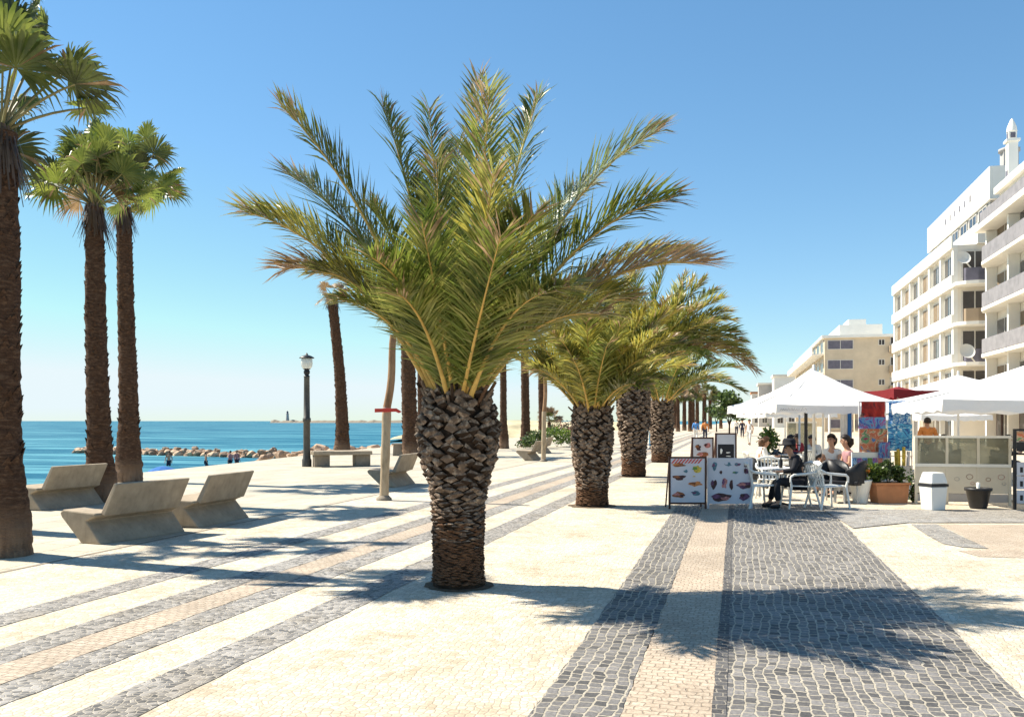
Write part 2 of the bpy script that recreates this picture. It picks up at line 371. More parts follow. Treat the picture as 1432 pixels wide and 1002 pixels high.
band('dark_paving_band', -.12, 1.66, -3, 18.5, .004, M['darkband'])
band('dark_paving_edge', -.135, -.055, -3, 18.5, .008, M['edge'], .004)
for a, b_ in ((-3.62,-3.24),(-4.45,-4.12),(-5.16,-4.83),(-6.08,-5.73)):
    band('grey_paving_stripe', a, b_, 0, 130, .004, M['stripe'], .014, .15)
band('pink_paving_stripe', -4.82, -4.46, 0, 130, .004, M['pinkband'], .014, .15)
band('paving_joint', -7.79, -7.73, 0, 130, .004, M['stone_grey'], .004, .5)
# curved grey wedge and pink field on the cafe side
def pt(px, py): p = pg(px, py); return (p.x, p.y)
sheet('grey_paving_wedge', [pt(1274,733), pt(1310,733), pt(1345,750), pt(1382,767), pt(1345,765), pt(1318,760), pt(1296,748)], .008, M['wedge'])
sheet('pink_paving_field', [pt(1312,733), pt(2300,733), pt(2300,790), pt(1432,780), pt(1370,778), pt(1340,770), pt(1383,768), pt(1345,748)], .004, M['pinkband'])
sheet('grey_paving_apron', [pt(1193,739), pt(1150,712), pt(2300,718), pt(2300,731), pt(1270,731)], .012, M['wedge'])  # grey sheet paints the parasols' shade onto the cafe paving
# sea wall, beach and sea
SHORE = [(-33,-40),(-36,10),(-36.5,45),(-36,62),(-34,75)] 
for X, Y in ((-13,84),(-6,110),(-4,160),(-10,300),(-22,620),(20,760)):
    p = c2w(X, Y); SHORE.append((p.x, p.y))
b = MB()
vs = [(p[0], p[1], .0) for p in EDGE] + [(p[0]-.02, p[1], -1.2) for p in EDGE]; n = len(EDGE)
b.add(vs, [(i, i+1, n+i+1, n+i) for i in range(n-1)]); tag(b.build('sea_wall', M['stone_grey']), 'low grey retaining wall dropping from promenade edge to beach', 'wall')
b = MB(); K = 40
def lerp_poly(poly, t):
    t *= len(poly)-1; i = min(int(t), len(poly)-2); f = t-i
    return (poly[i][0]*(1-f)+poly[i+1][0]*f, poly[i][1]*(1-f)+poly[i+1][1]*f)
E2 = [(-16.5,-40),(-17.1,10),(-17.8,45),(-18,62),(-18,75),(-18,88),(-18,113),(-18,160),(-15,290),(60,560),(300,700)]
vs = []
for i in range(K*4+1):
    t = i/(K*4); a = lerp_poly(E2, t); c = lerp_poly(SHORE, t)
    for j, (f, z) in enumerate(((0,-.9),(.4,-1.1),(.8,-1.5),(1,-2.0),(1.3,-2.6))):
        vs.append((a[0]+(c[0]-a[0])*f, a[1]+(c[1]-a[1])*f, z))
b.add(vs, [(i*5+j, i*5+j+1, (i+1)*5+j+1, (i+1)*5+j) for i in range(K*4) for j in range(4)], True)
tag(b.build('beach', M['sand']), kind='structure')

m, nt_, p, N, L = nmat('sea_water')
v = tex_coord(nt_); n1 = nz(nt_, tex_coord(nt_, (.25,.9,1), (0,0,-TH)), .9, 5, .65); n2 = nz(nt_, v, .03, 3); n3 = nz(nt_, tex_coord(nt_, (.04,.4,1), (0,0,-TH)), .5, 5, .7)
sx = N.new('ShaderNodeSeparateXYZ'); L.new(v, sx.inputs[0])
dep = ramp(nt_, math_(nt_, 'MULTIPLY_ADD', sx.outputs[0], -1/500), [(.06, (.16,.44,.48)), (.15, (.06,.26,.33)), (.4, (.014,.115,.18)), (.9, (.010,.08,.145))])
c = mixc(nt_, math_(nt_, 'MULTIPLY', ramp(nt_, n3.outputs[0], [(.45,(0,0,0)),(.62,(1,1,1))]), .6), dep, (.20,.48,.52))
L.new(c, p.inputs['Base Color']); p.inputs['Roughness'].default_value = .45; p.inputs['IOR'].default_value = 1.15; p.inputs['Specular IOR Level'].default_value = .2
hh = math_(nt_, 'ADD', n1.outputs[0], n3.outputs[0]); L.new(bump(nt_, hh, .6, .6), p.inputs['Normal'])
M['sea'] = m
sheet('sea', [(-9000,-600),(60,-600),(60,400),(600,3000),(2500,9000),(-9000,9500)], -2.0, M['sea'])
# inland ground to the horizon and low sandy bank behind
tag(MB.__new__(MB) if False else sheet('inland_ground', [(60,-15),(3000,-15),(3000,8000),(-10,8000),(-10,420),(60,420)], -.05, M['sand']), kind='structure')
b = MB(); vs = []; nx, ny = 60, 10
for i in range(nx+1):
    for j in range(ny+1):
        u = -65 + 48*j/ny if False else 0
        t = i/nx; q = j/ny
        X = -22 + 52*t; Y = 150 + 30*q + 8*math.sin(t*5)
        h = 3.4*math.sin(PI*min(1, q*1.0))**.7*min(1, t*4)*min(1, (1-t)*5) + .5*noise.noise(Vector((t*9, q*3, 0)))
        ww = c2w(X, Y); vs.append((ww.x, ww.y, -1.9 + max(0, h)+.2))
b.add(vs, [(i*(ny+1)+j, (i+1)*(ny+1)+j, (i+1)*(ny+1)+j+1, i*(ny+1)+j+1) for i in range(nx) for j in range(ny)], True)
tag(b.build('dune', M['dune_grass']), kind='structure')

# ------------------------------------------------------------------ date palms
def bez(p0, p1, p2, t): return p0*(1-t)**2 + p1*2*t*(1-t) + p2*t*t
def make_frond(root, org, base, tip, arch, mats, ll=.42, n=80, lw=.024, droop=.25, seed=0, roll=0.0, stalk=.12, rthick=.032):
    rnd = random.Random(seed)
    d = tip - base; Lr = d.length
    ctrl = base + d*.47 + UP*arch*Lr
    b = MB(); b.cur = 0
    K = 10; pts = [bez(base, ctrl, tip, i/K) for i in range(K+1)]
    b.tube(pts, [rthick*(1-.88*(i/K))*(1.9 if i == 0 else 1.25 if i == 1 else 1) for i in range(K+1)], 5, flat=.6)
    dist = rnd.random()*.3
    for i in range(n):
        t = stalk + (1-stalk)*(i+rnd.random()*.6)/n; t = min(t, .999)
        P = bez(base, ctrl, tip, t); T = (bez(base, ctrl, tip, min(1, t+.01)) - bez(base, ctrl, tip, t-.01)).normalized()
        Nn = UP - T*T.z
        if Nn.length < .1: Nn = -d + T*T.dot(d)
        Nn = (Quaternion(T, roll) @ Nn).normalized(); Sd = T.cross(Nn)
        prof = min(1, .35 + (t-stalk)*3.4) * (1 - .52*max(0, (t-.5)/.5)**2.2)
        for sg in (-1, 1):
            if rnd.random() < .04: continue
            a = R(54 - 27*t + rnd.uniform(-10, 10)); ln = ll*prof*rnd.uniform(.8, 1.12)
            dr = (T*math.cos(a) + Sd*sg*math.sin(a) + Nn*(.24+rnd.uniform(-.32,.36))).normalized()
            wv = (dr.cross(Nn).cross(dr)*.0 + T.cross(dr).cross(dr)).normalized()
            wv = (wv + Nn*rnd.uniform(-.5, .5)).normalized()
            md_ = P + dr*ln*.5 - UP*droop*ln*.12
            en = P + dr*ln - UP*droop*ln*(.55+rnd.random()*.4)
            hw = lw*.5*rnd.uniform(.8, 1.2)
            r_ = rnd.random()
            b.cur = 1 if r_ > .26+dist*.6 else 2
            if t > .8 and r_ < (t-.8)*2: b.cur = 3
            b.add([P - wv*hw*.45, P + wv*hw*.45, md_ + wv*hw, md_ - wv*hw, en], [(0,1,2,3),(3,2,4)])
    return b.build('frond', [M['rachis']] + mats, root, org)

def date_trunk(root, org, h, r0, r1, scale_sz=.115, seed=1, lowfrac=.42):
    rnd = random.Random(seed); org = Vector(org); b = MB(); prof = []
    def rad(t):
        if t < .08: return r0*1.06 - (t/.08)*r0*.04
        if t < lowfrac: return r0*1.0
        s = (t-lowfrac)/(1-lowfrac); e = min(1, s/.62); e = e*e*(3-2*e)
        return r0 + (r1-r0)*e - (r1-r0)*.6*max(0, (s-.68)/.32)**1.6
    K = 46
    for i in range(K+1):
        t = i/K; rr = rad(t)*(.965-.06*min(1, max(0, (t-lowfrac*.45)/lowfrac)))
        rr += (.012 if t < lowfrac else .004)*math.sin(i*2.4)
        prof.append((rr, t*h))
    b.cur = 0; b.lathe(prof, 28, jit=.02, seed=seed)
    b.v = [(x+org.x, y+org.y, z+org.z) for x, y, z in b.v]
    # leaf stubs in a spiral
    z = h*.02; k = 0
    while z < h*1.03:
        t = z/h; g = min(1, max(0, (t-lowfrac*.45)/(lowfrac*1.1))); low = rnd.random() > g*1.6
        sz = scale_sz*(.62+.55*g)
        circ = 2*PI*rad(min(t,1)); per = max(6, circ/(sz*1.18))
        dz = sz*(.42+.20*g)/per
        an = k*2.39996 + rnd.uniform(-.12, .12); k += 1; z += dz
        r = rad(min(t, 1)); o = Vector((math.cos(an), math.sin(an), 0)); tn = Vector((-o.y, o.x, 0))
        c = org + o*r*(.955-.02*g) + UP*z
        w_ = sz*(.95-.30*g)*rnd.uniform(.8, 1.2); hh = sz*(.22+.29*g); pr = (.024+.036*g)*rnd.uniform(.6, 1.4)*(scale_sz/.1); c += UP*rnd.uniform(-.2,.2)*hh; tilt = rnd.uniform(-.35,.35)*hh
        up = .35*hh + rnd.uniform(-.1,.25)*hh
        # wedge: narrow base below, broad cut face on top pointing out/up
        A = c - UP*hh*.75; 
        B1 = c - tn*w_ + o*pr*.25; B2 = c + tn*w_ + o*pr*.25
        T1 = c - tn*w_*.72 + o*pr + UP*(up*.5+tilt); T2 = c + tn*w_*.72 + o*pr*rnd.uniform(.8,1.1) + UP*(up*.5-tilt)
        U1 = c - tn*w_*.42 + o*pr*.62 + UP*(up+hh*.42+tilt); U2 = c + tn*w_*.42 + o*pr*.62 + UP*(up+hh*.42-tilt)
        In = c - o*.05 + UP*hh*.4; Ao = A + o*pr*.5
        b.cur = 2 if low else (0 if rnd.random() < .4 else 1)
        b.add([Ao, B1, B2, T1, T2], [(0,2,4,3),(0,3,1)])
        b.cur = 1 if not low else 2
        b.add([T1, T2, U1, U2, In, B1, B2], [(0,1,3,2),(2,3,4),(5,0,2),(1,6,3),(5,2,4),(3,6,4)])
    for j in range(70):
        an = j*2.39996; o = Vector((math.cos(an), math.sin(an), 0)); q = rnd.uniform(.45, 1.0); r = rad(1.0)*q; k = h/1.93 if h < 2.2 else h/2.3
        p = org + o*r*.92 + UP*(h-.10+.05*(1-q)); e = p + (o*rnd.uniform(.35,.9)*q + UP*rnd.uniform(.6,1.2))*rnd.uniform(.10,.26)*k
        b.cur = rnd.choice((0,1,1,2)); b.tube([p, p.lerp(e,.5), e], [.030*k,.022*k,.017*k], 5, flat=.55)
    return b.build('trunk', [M['date_bark'], M['date_stub'], M['date_low']], root, org)

GR = [M['pf_green'], M['pf_olive'], M['pf_dry']]; OL = [M['pf_olive'], M['pf_green'], M['pf_dry']]
GO = [M['pf_gold'], M['pf_olive'], M['pf_dry']]; GY = [M['pf_grey'], M['pf_green'], M['pf_dry']]; DR = [M['pf_dry'], M['pf_gold'], M['pf_dry']]
OG = [M['pf_olive'], M['pf_gold'], M['pf_dry']]
def date_palm(label, px, py, top, r0, r1, tips, seed, ll, n, lw, scale_sz=.115, rnd_n=0, rnd_len=(2,3), lowfrac=.42, pool=None, rel=(.3,1.15)):
    org = pg(px, py); Y = w2c(org.x, org.y)[1]
    h = EYE + (HY-top)/F*Y
    root = empty('date_palm', org, 0, label, 'palm tree', 'stout date palms in a row along the promenade')
    date_trunk(root, org, h, r0, r1, scale_sz, seed, lowfrac)
    rnd = random.Random(seed); c = org + UP*(h-.04); i = 0
    for (tx, ty, dY, arch, ms) in tips:
        if seed == 3 and abs(tx-640) > 80: arch = arch*.9 + .19
        elif seed != 3: arch = arch*.85 + .10
        tip = pd(tx, ty, Y+dY); dd = (tip - c); o = Vector((dd.x, dd.y, 0)); o = o.normalized() if o.length > .01 else o
        base = c + o*r0*rnd.uniform(.35, .7) - UP*.12*rnd.random() ; i += 1
        make_frond(root, org, base, tip, arch, ms, ll*rnd.uniform(.9, 1.1), n, lw, seed=seed*100+i, droop=rnd.uniform(.1,.35), roll=rnd.uniform(-.25,.25))
    for j in range(rnd_n):
        an = 2*PI*(j+rnd.random()*.7)/rnd_n; el = rnd.uniform(*rel); ln = rnd.uniform(*rnd_len)
        o = Vector((math.cos(an), math.sin(an), 0)); tip = c + (o*math.cos(el)+UP*math.sin(el))*ln
        make_frond(root, org, c + o*r0*.5 - UP*.1, tip, (.16*(1.3-el) if seed == 3 else .34 - .14*el), rnd.choice(pool or [GR, OL, OG, OL]), ll*rnd.uniform(.85,1.05), int(n*.8), lw, seed=seed*200+j, droop=rnd.uniform(.15,.4), roll=rnd.uniform(-.3,.3))
    return root

tipsA = [(393,148,-.3,.05,OL),(403,244,.6,.07,GY),(343,296,-.3,.12,OG),(398,376,.3,.22,DR),(362,300,.5,.16,OL),
 (535,148,.5,.02,GR),(600,150,.8,.0,GR),(668,112,.2,.0,OG),(684,122,-.3,.0,OL),(690,243,-1.5,.0,OG),(752,140,.5,.03,GR),
 (920,184,-.1,.14,GY),(938,278,-.5,.16,GR),(985,368,-.5,.17,DR),(958,352,.5,.16,OG),
 (800,400,-1.5,.1,OL),(760,410,-1.5,.10,OL),(520,360,-1.6,.1,GR),(480,420,-.6,.16,OL),(556,410,-1.3,.12,OL),(500,340,1.0,.07,OL),
 (590,310,-1.5,.04,GR),(745,300,-1.4,.04,OL),(640,200,1.4,0,GR),(820,260,1.2,.1,GY),
 (860,400,.7,.14,OL),(880,420,-.3,.18,OG),(700,330,-1.9,.05,GR),(610,220,-.2,.0,OL),(580,260,.2,.02,GR),(520,290,.5,.05,GR),
 (790,330,.2,.1,GR),(450,380,-.3,.2,OG),(840,440,-1.0,.18,OG),]
date_palm('nearest and largest stout date palm with scaly swollen trunk, standing alone mid paving', 641, 818, 556, .25, .395, tipsA, 3, .61, 175, .018, .090)
tipsB = [(738,482,.3,.15,OG),(745,515,-.5,.2,OG),(770,440,.4,.1,OG),(800,420,-.5,.05,GO),(840,395,.3,.0,OL),(880,392,.2,.05,GO),(905,430,-.6,.08,GO),
 (748,520,.6,.25,DR),(930,440,-.3,.15,GO),(950,480,-.4,.25,OG),(820,450,-1.6,.02,OG),(780,480,-1.3,.1,OL),(870,450,-1.6,.08,OG),(905,500,-1.3,.2,OG),(925,530,-.6,.35,OG),(900,540,-1.2,.3,OL),(800,500,-1.8,.1,OG),(850,480,-2,.05,OL),(760,500,.9,.15,OL)]
date_palm('second stout date palm along the row, greenish gold crown, just left of the menu boards', 828, 707, 573, .30, .385, tipsB, 5, .58, 110, .028, .100, 24, (1.7,2.3), .25, [OG,OL,GO,GO], (.42,1.15))
tipsC = [(1056,518,-.5,.42,DR),(1050,500,.8,.40,GR),(1017,435,0,.20,GO),(1002,405,1,.12,GR),(985,392,-.6,.1,OL),(1030,465,-1,.28,OG),(1040,490,.3,.33,GO),(960,385,.5,.05,OL),(930,372,0,.0,GR),
 (890,380,.6,.0,OL),(850,400,.5,.05,OG),(800,440,.5,.1,OL),(1000,450,-1.8,.2,OG),(975,430,-2,.12,OL),(990,500,-2.2,.3,GR),(930,420,-2.5,.05,GO),(1025,448,.6,.30,GO),(1035,478,-1.2,.38,OL),(1010,418,-1,.2,OG),(1048,510,.2,.5,OG),(970,392,0,.1,GO),(1000,470,.4,.3,GO)]
date_palm('third stout date palm along the row, tallest and darkest trunk, fronds arching right', 886, 666, 528, .34, .47, tipsC, 9, .78, 115, .038, .125, 24, (2.4,3.2), .2, [OG,OL,OG,GO], (.3,1.05))
tipsD = [(1040,548,-.5,.4,GR),(1036,515,.5,.28,OL),(1005,505,0,.15,GR),(985,490,1,.1,OL),(960,480,0,0,GR),(1015,530,-2,.3,OG)]
date_palm('fourth and farthest stout date palm of the row, short trunk beside the small menu boards', 925, 646, 563, .38, .46, tipsD, 11, .72, 80, .046, .135, 18, (2.4,3.2), .2, [OG,OL,GR], (.35,1.1))

# ------------------------------------------------------------------ fan palms
def make_fan(b, hub, axis, nrm, rad, mi, rnd, nray=34, spread=2.5):
    """hub: centre of blade; axis: direction of the middle ray; nrm: blade normal"""
    axis = axis.normalized(); nrm = (nrm - axis*nrm.dot(axis)).normalized(); sd = axis.cross(nrm)
    cup = rnd.uniform(.05, .35)
    for k in range(nray):
        q = (k+.5)/nray*2-1; a = q*spread + rnd.uniform(-.03,.03)
        ln = rad*(1-.22*abs(q)**2)*rnd.uniform(.88, 1.06)
        d = axis*math.cos(a) + sd*math.sin(a); d2 = (d + nrm*cup).normalized()
        sw = sd*math.cos(a) - axis*math.sin(a)
        hw = ln*.5*spread/nray*1.25
        m1 = hub + d2*ln*.55; dd = rnd.uniform(.08, .42)*ln
        m2 = hub + d2*ln*.8 - UP*dd*.3; e = hub + d2*ln*(.98) - UP*dd
        lift = nrm*hw*.7*(1 if k % 2 else -1)
        b.cur = mi if rnd.random() > .06 else 3
        b.add([hub, m1 + sw*hw + lift, m1 - sw*hw - lift, m2 + sw*hw*.5, m2 - sw*hw*.5, e], [(0,2,1),(1,2,4,3),(3,4,5)])
def fan_leaf(root, org, c, hub, rad, mi, rnd, nrm=None):
    b = MB(); b.cur = 0
    d = hub - c; ctrl = c + d*.5 + UP*.12*d.length
    pts = [bez(c, ctrl, hub, i/5) for i in range(6)]
    b.tube(pts, [.022 - .002*i for i in range(6)], 4)
    ax = (hub - ctrl).normalized()
    if nrm is None: nrm = UP*.6 + Vector((rnd.uniform(-1,1), rnd.uniform(-1,1), rnd.uniform(-.2,.8)))
    make_fan(b, hub, ax, nrm, rad, mi, rnd, spread=rnd.uniform(1.9, 2.6))
    return b.build('fan_leaf', [M['petiole'], M['fan_green'], M['fan_lime'], M['fan_dry'], M['fan_dark']], root, org)
def fan_trunk(root, org, pts, radii, seed):
    b = MB(); K = 90; n = 20; org = Vector(org)
    P = [Vector(p) for p in pts]; vs = []
    for i in range(K+1):
        t = i/K*(len(P)-1); j = min(int(t), len(P)-2); f = t-j; f2 = f*f*(3-2*f)
        p = P[j].lerp(P[j+1], f); r = radii[j]*(1-f2)+radii[j+1]*f2
        for k in range(n):
            a = 2*PI*k/n; o = Vector((math.cos(a), math.sin(a), 0))
            rr = r*(1 + .10*noise.noise(Vector((o.x*2+seed, o.y*2, p.z*5))) + .07*noise.noise(Vector((o.x*6+seed, o.y*6, p.z*14))) + .025*math.sin(i*2.2))
            vs.append(p + o*rr)
    b.add(vs, [(i*n+k, i*n+(k+1) % n, (i+1)*n+(k+1) % n, (i+1)*n+k) for i in range(K) for k in range(n)], True)
    b.add(vs[-n:], [tuple(range(n))])
    for f_i in range(len(b.f)):
        b.mi[f_i] = 0
    # torn leaf bases
    rnd = random.Random(seed); b.cur = 0
    L_ = P[-1].z - P[0].z
    for q in range(260):
        t = rnd.random()**.55; tt = t*(len(P)-1); j = min(int(tt), len(P)-2); f = tt-j
        if t < .2: continue
        p = P[j].lerp(P[j+1], f); r = radii[j]*(1-f)+radii[j+1]*f; a = rnd.random()*2*PI
        o = Vector((math.cos(a), math.sin(a), 0)); tn = Vector((-o.y, o.x, 0)); s = r*.32
        c = p + o*r*.92
        b.add([c - tn*s - UP*s, c + tn*s - UP*s, c + o*s*.7 + UP*s*.8 + tn*s*rnd.uniform(-.5,.5), c + UP*s*.4], [(0,1,2),(0,2,3),(1,3,2)])
    return b.build('trunk', [M['fan_bark'], M['fan_bark_base']], root, org)
def fan_palm(label, path, rpx, leaves=(), rnd_n=24, seed=1, plen=(.8,1.2), lrad=(.6,.75), base=None, elr=(-.5,1.4), skirt=10, cut=0):
    """path: pixels [(x,y)...] of the trunk from base to top at the base's depth; rpx: radii in metres"""
    org = pg(*path[0]) if base is None else base
    Y = w2c(org.x, org.y)[1]
    pts = [org] + [pd(x, y, Y) for x, y in path[1:]]
    root = empty('fan_palm', org, 0, label, 'palm tree', 'tall slender fan palms on the beach side')
    fan_trunk(root, org, pts, rpx, seed); rnd = random.Random(seed); c = pts[-1]
    for (hx, hy, dY, rad, mi) in leaves:
        hub = pd(hx, hy, Y+dY); fan_leaf(root, org, c, hub, rad, mi, rnd)
    for j in range(rnd_n):
        an = 2*PI*(j*.618 + rnd.random()*.1); el = rnd.uniform(*elr); ln = rnd.uniform(*plen)
        o = Vector((math.cos(an), math.sin(an), 0)); hub = c + (o*math.cos(el)+UP*math.sin(el))*ln
        mi = 1 if el > .1 else rnd.choice([1,4,2,4,3]); mi = rnd.choice([mi, mi, 4, 2, 4, 3] if len(leaves) else [4, 3, 3, 1])
        fan_leaf(root, org, c, hub, rnd.uniform(*lrad), mi, rnd)
    if skirt:
        b = MB()
        for j in range(skirt*14):
            an = rnd.random()*2*PI; o = Vector((math.cos(an), math.sin(an), 0)); r = rpx[-1]
            p = c + o*r*.9 + UP*rnd.uniform(-.25,.1); ln = rnd.uniform(.25,.7); q = p + o*ln*rnd.uniform(.1,.45) - UP*ln; tn = Vector((-o.y,o.x,0))*.014
            b.add([p-tn, p+tn, q+tn*.6, q-tn*.6], [(0,1,2,3)])
        b.build('leaf_skirt', M['skirt'], root, org)
    return root
fan_palm('thick-trunked fan palm cut by the left edge of the picture', [(8,776),(2,600),(2,400),(2,185)], [.30,.215,.20,.17],
   [(105,118,-.2,.62,4),(95,100,.5,.6,1),(22,95,-.4,.75,1),(5,50,.2,.8,4),(60,60,.6,.65,2),(120,152,.3,.45,2),(45,120,.6,.5,1),(40,35,.9,.7,4),(-60,80,0,.8,1),(-90,150,.4,.7,1),(-40,10,.5,.8,4)], 5, 21, (.8,1.3), (.55,.75), elr=(.5,1.5), skirt=9)
fan_palm('fan palm with lime-green lower leaves, left of the pair behind the front bench', [(143,701),(138,600),(134,450),(132,290)], [.32,.225,.20,.17],
   [(75,262,-.3,.62,2),(85,250,.3,.6,1),(112,205,-.2,.6,4),(150,200,0,.6,2),(130,190,.5,.62,1),(105,225,.6,.5,4),(62,275,.1,.5,2)], 28, 22, (.7,1.25), (.52,.74), elr=(.2,1.5))
fan_palm('right fan palm of the pair behind the front bench, thinner, with pale swollen foot', [(180,673),(180,560),(176,430),(173,290)], [.36,.24,.21,.19],
   [(232,262,-.2,.7,2),(225,225,.2,.75,4),(205,195,0,.7,1),(180,200,.5,.7,2),(215,215,-.5,.7,4),(238,245,.6,.6,1)], 24, 23, (.9,1.5), (.65,.85), elr=(.0,1.5))
fan_palm('lone distant fan palm leaning slightly left between the lamp post and the wooden pole', [(478,634),(479,600),(475,520),(464,412)], [.42,.32,.26,.24],
   [], 7, 24, (.4,.8), (.45,.6), elr=(-.8,1.0), skirt=14)
fan_palm('thick dark fan palm trunk rising just left of the nearest date palm trunk', [(574,637),(573,580),(571,520),(570,430)], [.40,.35,.33,.3], [], 16, 25, (.9,1.4), (.7,.9))
fan_palm('thin dark fan palm trunk half hidden behind the nearest date palm', [(592,628),(590,580),(589,520),(588,470)], [.28,.24,.22,.2], [], 12, 26, (.8,1.2), (.6,.8))
fan_palm('slim fan palm just right of the nearest date palm trunk', [(705,627),(704,580),(704,540),(703,470)], [.30,.20,.19,.18], [], 12, 27, (.8,1.2), (.6,.8))
fan_palm('slim fan palm beside the far benches, second to the right of the nearest date palm', [(735,625),(735,580),(734,520),(733,455)], [.34,.26,.24,.22], [], 14, 28, (.8,1.3), (.6,.8))
fan_palm('slim fan palm behind the thin wooden pole, partly hidden by the low shrubs', [(758,620),(758,580),(757,540),(757,470)], [.32,.24,.22,.2], [], 12, 29, (.8,1.2), (.6,.8))
# beyond the left edge: its shadow crosses the paving
oL = c2w(-8.9, 13.8)
Yl = 13.8
fan_palm('fan palm rooted just beyond the left edge, only a few leaves showing', [(0,0),((-8.9/Yl)*F+CX,500),((-8.9/Yl)*F+CX,360),((-8.9/Yl)*F+CX,190)], [.3,.22,.2,.17], [(20,150,.3,.6,1),(10,232,.3,.4,3),(30,80,.6,.6,1)], 13, 30, (.8,1.2), (.6,.75), base=oL, elr=(-.2,1.4))

# ------------------------------------------------------------------ benches
def make_bench(loc, rz, label):
    root = empty('concrete_bench', loc, rz, label, 'bench', 'sculpted concrete benches facing the sea')
    def rr(p): return p
    b = MB(); prof = [(.04,0),(.40,0),(.14,.30),(.30,.37),(.29,.41),(-.30,.44),(-.36,.40),(-.33,.34)]
    b.prism([(p[0], p[1]) for p in prof], 0, 1.55, 'y'); b.build('seat', M['concrete'], root, bevel=.02)
    b = MB()
    th = .085; a0, a1 = Vector((.26,.33)), Vector((.44,.80))
    # back rest panel, slightly sheared along its length like the cast original
    vs = []
    for (yy, sh) in ((.12, .0), (1.47, .0)):
        for (p, z) in ((a0.x, a0.y+.06), (a0.x+th, a0.y+.03), (a1.x+th*.75, a1.y), (a1.x, a1.y+.01)):
            vs.append((p, yy + (z-.4)*.16, z))
    b.add(vs, [(3,2,1,0),(4,5,6,7),(0,1,5,4),(1,2,6,5),(2,3,7,6),(3,0,4,7)]); b.build('backrest', M['concrete'], root, bevel=.014)
    return root
bench0 = None
bs = [((110,759), -9, 'concrete bench nearest to the camera, front left, seen from behind'),
      ((246,737), 2, 'concrete bench just right of and behind the nearest bench'),
      ((34,713), -4, 'concrete bench partly hidden by the two left fan palm trunks'),
      ((532,681), 2, 'concrete bench behind the pale wooden pole beside the central date palm'),
      ((733,644), 0, 'small distant concrete bench between the slim fan palm and the thin pole'),
      ((752,634), 0, 'farthest concrete bench, just beyond the thin pole')]
for (px, py), rz, lb in bs:
    p = pg(px, py)
    if bench0 is None: bench0 = make_bench(p, R(rz), lb)
    else: copy_tree(bench0, p, R(rz), label=lb)
# flat slab bench
p = pg(436, 652); root = empty('slab_bench', p, R(-58), 'flat backless concrete slab bench standing right beside the lamp post', 'bench')
b = MB(); b.box(-.55,.55,0,2.1,.42,.56); b.build('seat', M['concrete'], root, bevel=.02)
for y0 in (.0, 1.45):
    b = MB(); b.box(-.42,.42,y0+.06,y0+.60,0,.418); b.build('leg', M['stone_grey'], root, bevel=.02)
p = pg(549, 637); b = MB(); b.prism([(0,0),(.75,0),(.72,.5),(.03,.5)], 0, .7, 'y'); b.prism([(-.05,.502),(.8,.502),(.8,.58),(-.05,.58)], -.05,.75,'y')
o = b.build('stone_block', M['stone_grey'], None, (0,0,0), .02); o.location = p; o.rotation_euler = (0,0,CAMROT); tag(o, 'small square concrete block seat left of the thick dark palm trunk', 'block seat')

# ------------------------------------------------------------------ lamp post
p = pg(429, 652); root = empty('lamp_post', p, 0, 'old style lamp post with round glass lantern by the slab bench', 'street lamp')
b = MB(); b.lathe([(.17,0),(.17,.25),(.14,.3),(.125,.5),(.12,1.6),(.145,1.62),(.145,1.74),(.115,1.76),(.10,3.2),(.11,3.22),(.10,3.25)], 14); b.build('post', M['lampmetal'], root)
b = MB(); b.lathe([(.12,3.25),(.07,3.3),(.11,3.36),(.11,3.45),(.08,3.48),(.14,3.52)], 14); b.build('collar', M['black'], root)
b = MB(); b.lathe([(.13,3.52),(.19,3.6),(.21,3.72),(.20,3.86),(.17,3.9)], 16); b.build('lantern_glass', M['globe'], root)
b = MB(); b.lathe([(.27,3.90),(.26,3.93),(.15,3.99),(.05,4.02),(.03,4.07),(.005,4.1)], 18); b.build('lamp_cap', M['black'], root)

# ------------------------------------------------------------------ wooden poles
def pole(label, base, mid, top, r, sign=False):
    org = pg(*base); Y = w2c(org.x, org.y)[1]; root = empty('wooden_pole', org, 0, label, 'pole', 'wooden poles beside the paving')
    m_ = pd(*mid, Y); t_ = pd(*top, Y)
    b = MB(); k = [org.lerp(m_, i/8) for i in range(9)]; b.tube(k, [r*1.1+.004*math.sin(i*2) for i in range(9)], 12); b.build('pole_sleeve', M['wood_pale'], root, org)
    b = MB(); k = [m_.lerp(t_, i/8) + RIGHT*.03*math.sin(i*.6) for i in range(9)]; b.tube(k, [r*(.98-.02*i) for i in range(9)], 12); b.build('pole_top', M['wood_brown'], root, org)
    b = MB(); b.lathe([(r*1.9,0),(r*1.9,.04),(r*1.5,.07),(r*1.2,.1)], 16); b.build('base_collar', M['stone_grey'], root)
    if sign:
        b = MB(); q = pd(524, 574, Y-.12); mt = Matrix.Translation(q) @ Matrix.Rotation(CAMROT, 4, 'Z')
        b.prism([(0,-.035),(.0,.045),(.45,.05),(.56,-.02),(.50,-.05),(.43,-.02)], -.012, .012, 'y', mt); b.build('arrow_sign', M['red'], root, org, .004)
pole('pale wooden pole with small red arrow sign, left of the nearest date palm', (537,699), (541,570), (552,468), .085, True)
pole('thin pale wooden pole without a sign, in front of the far benches', (760,645), (761,575), (763,505), .085)

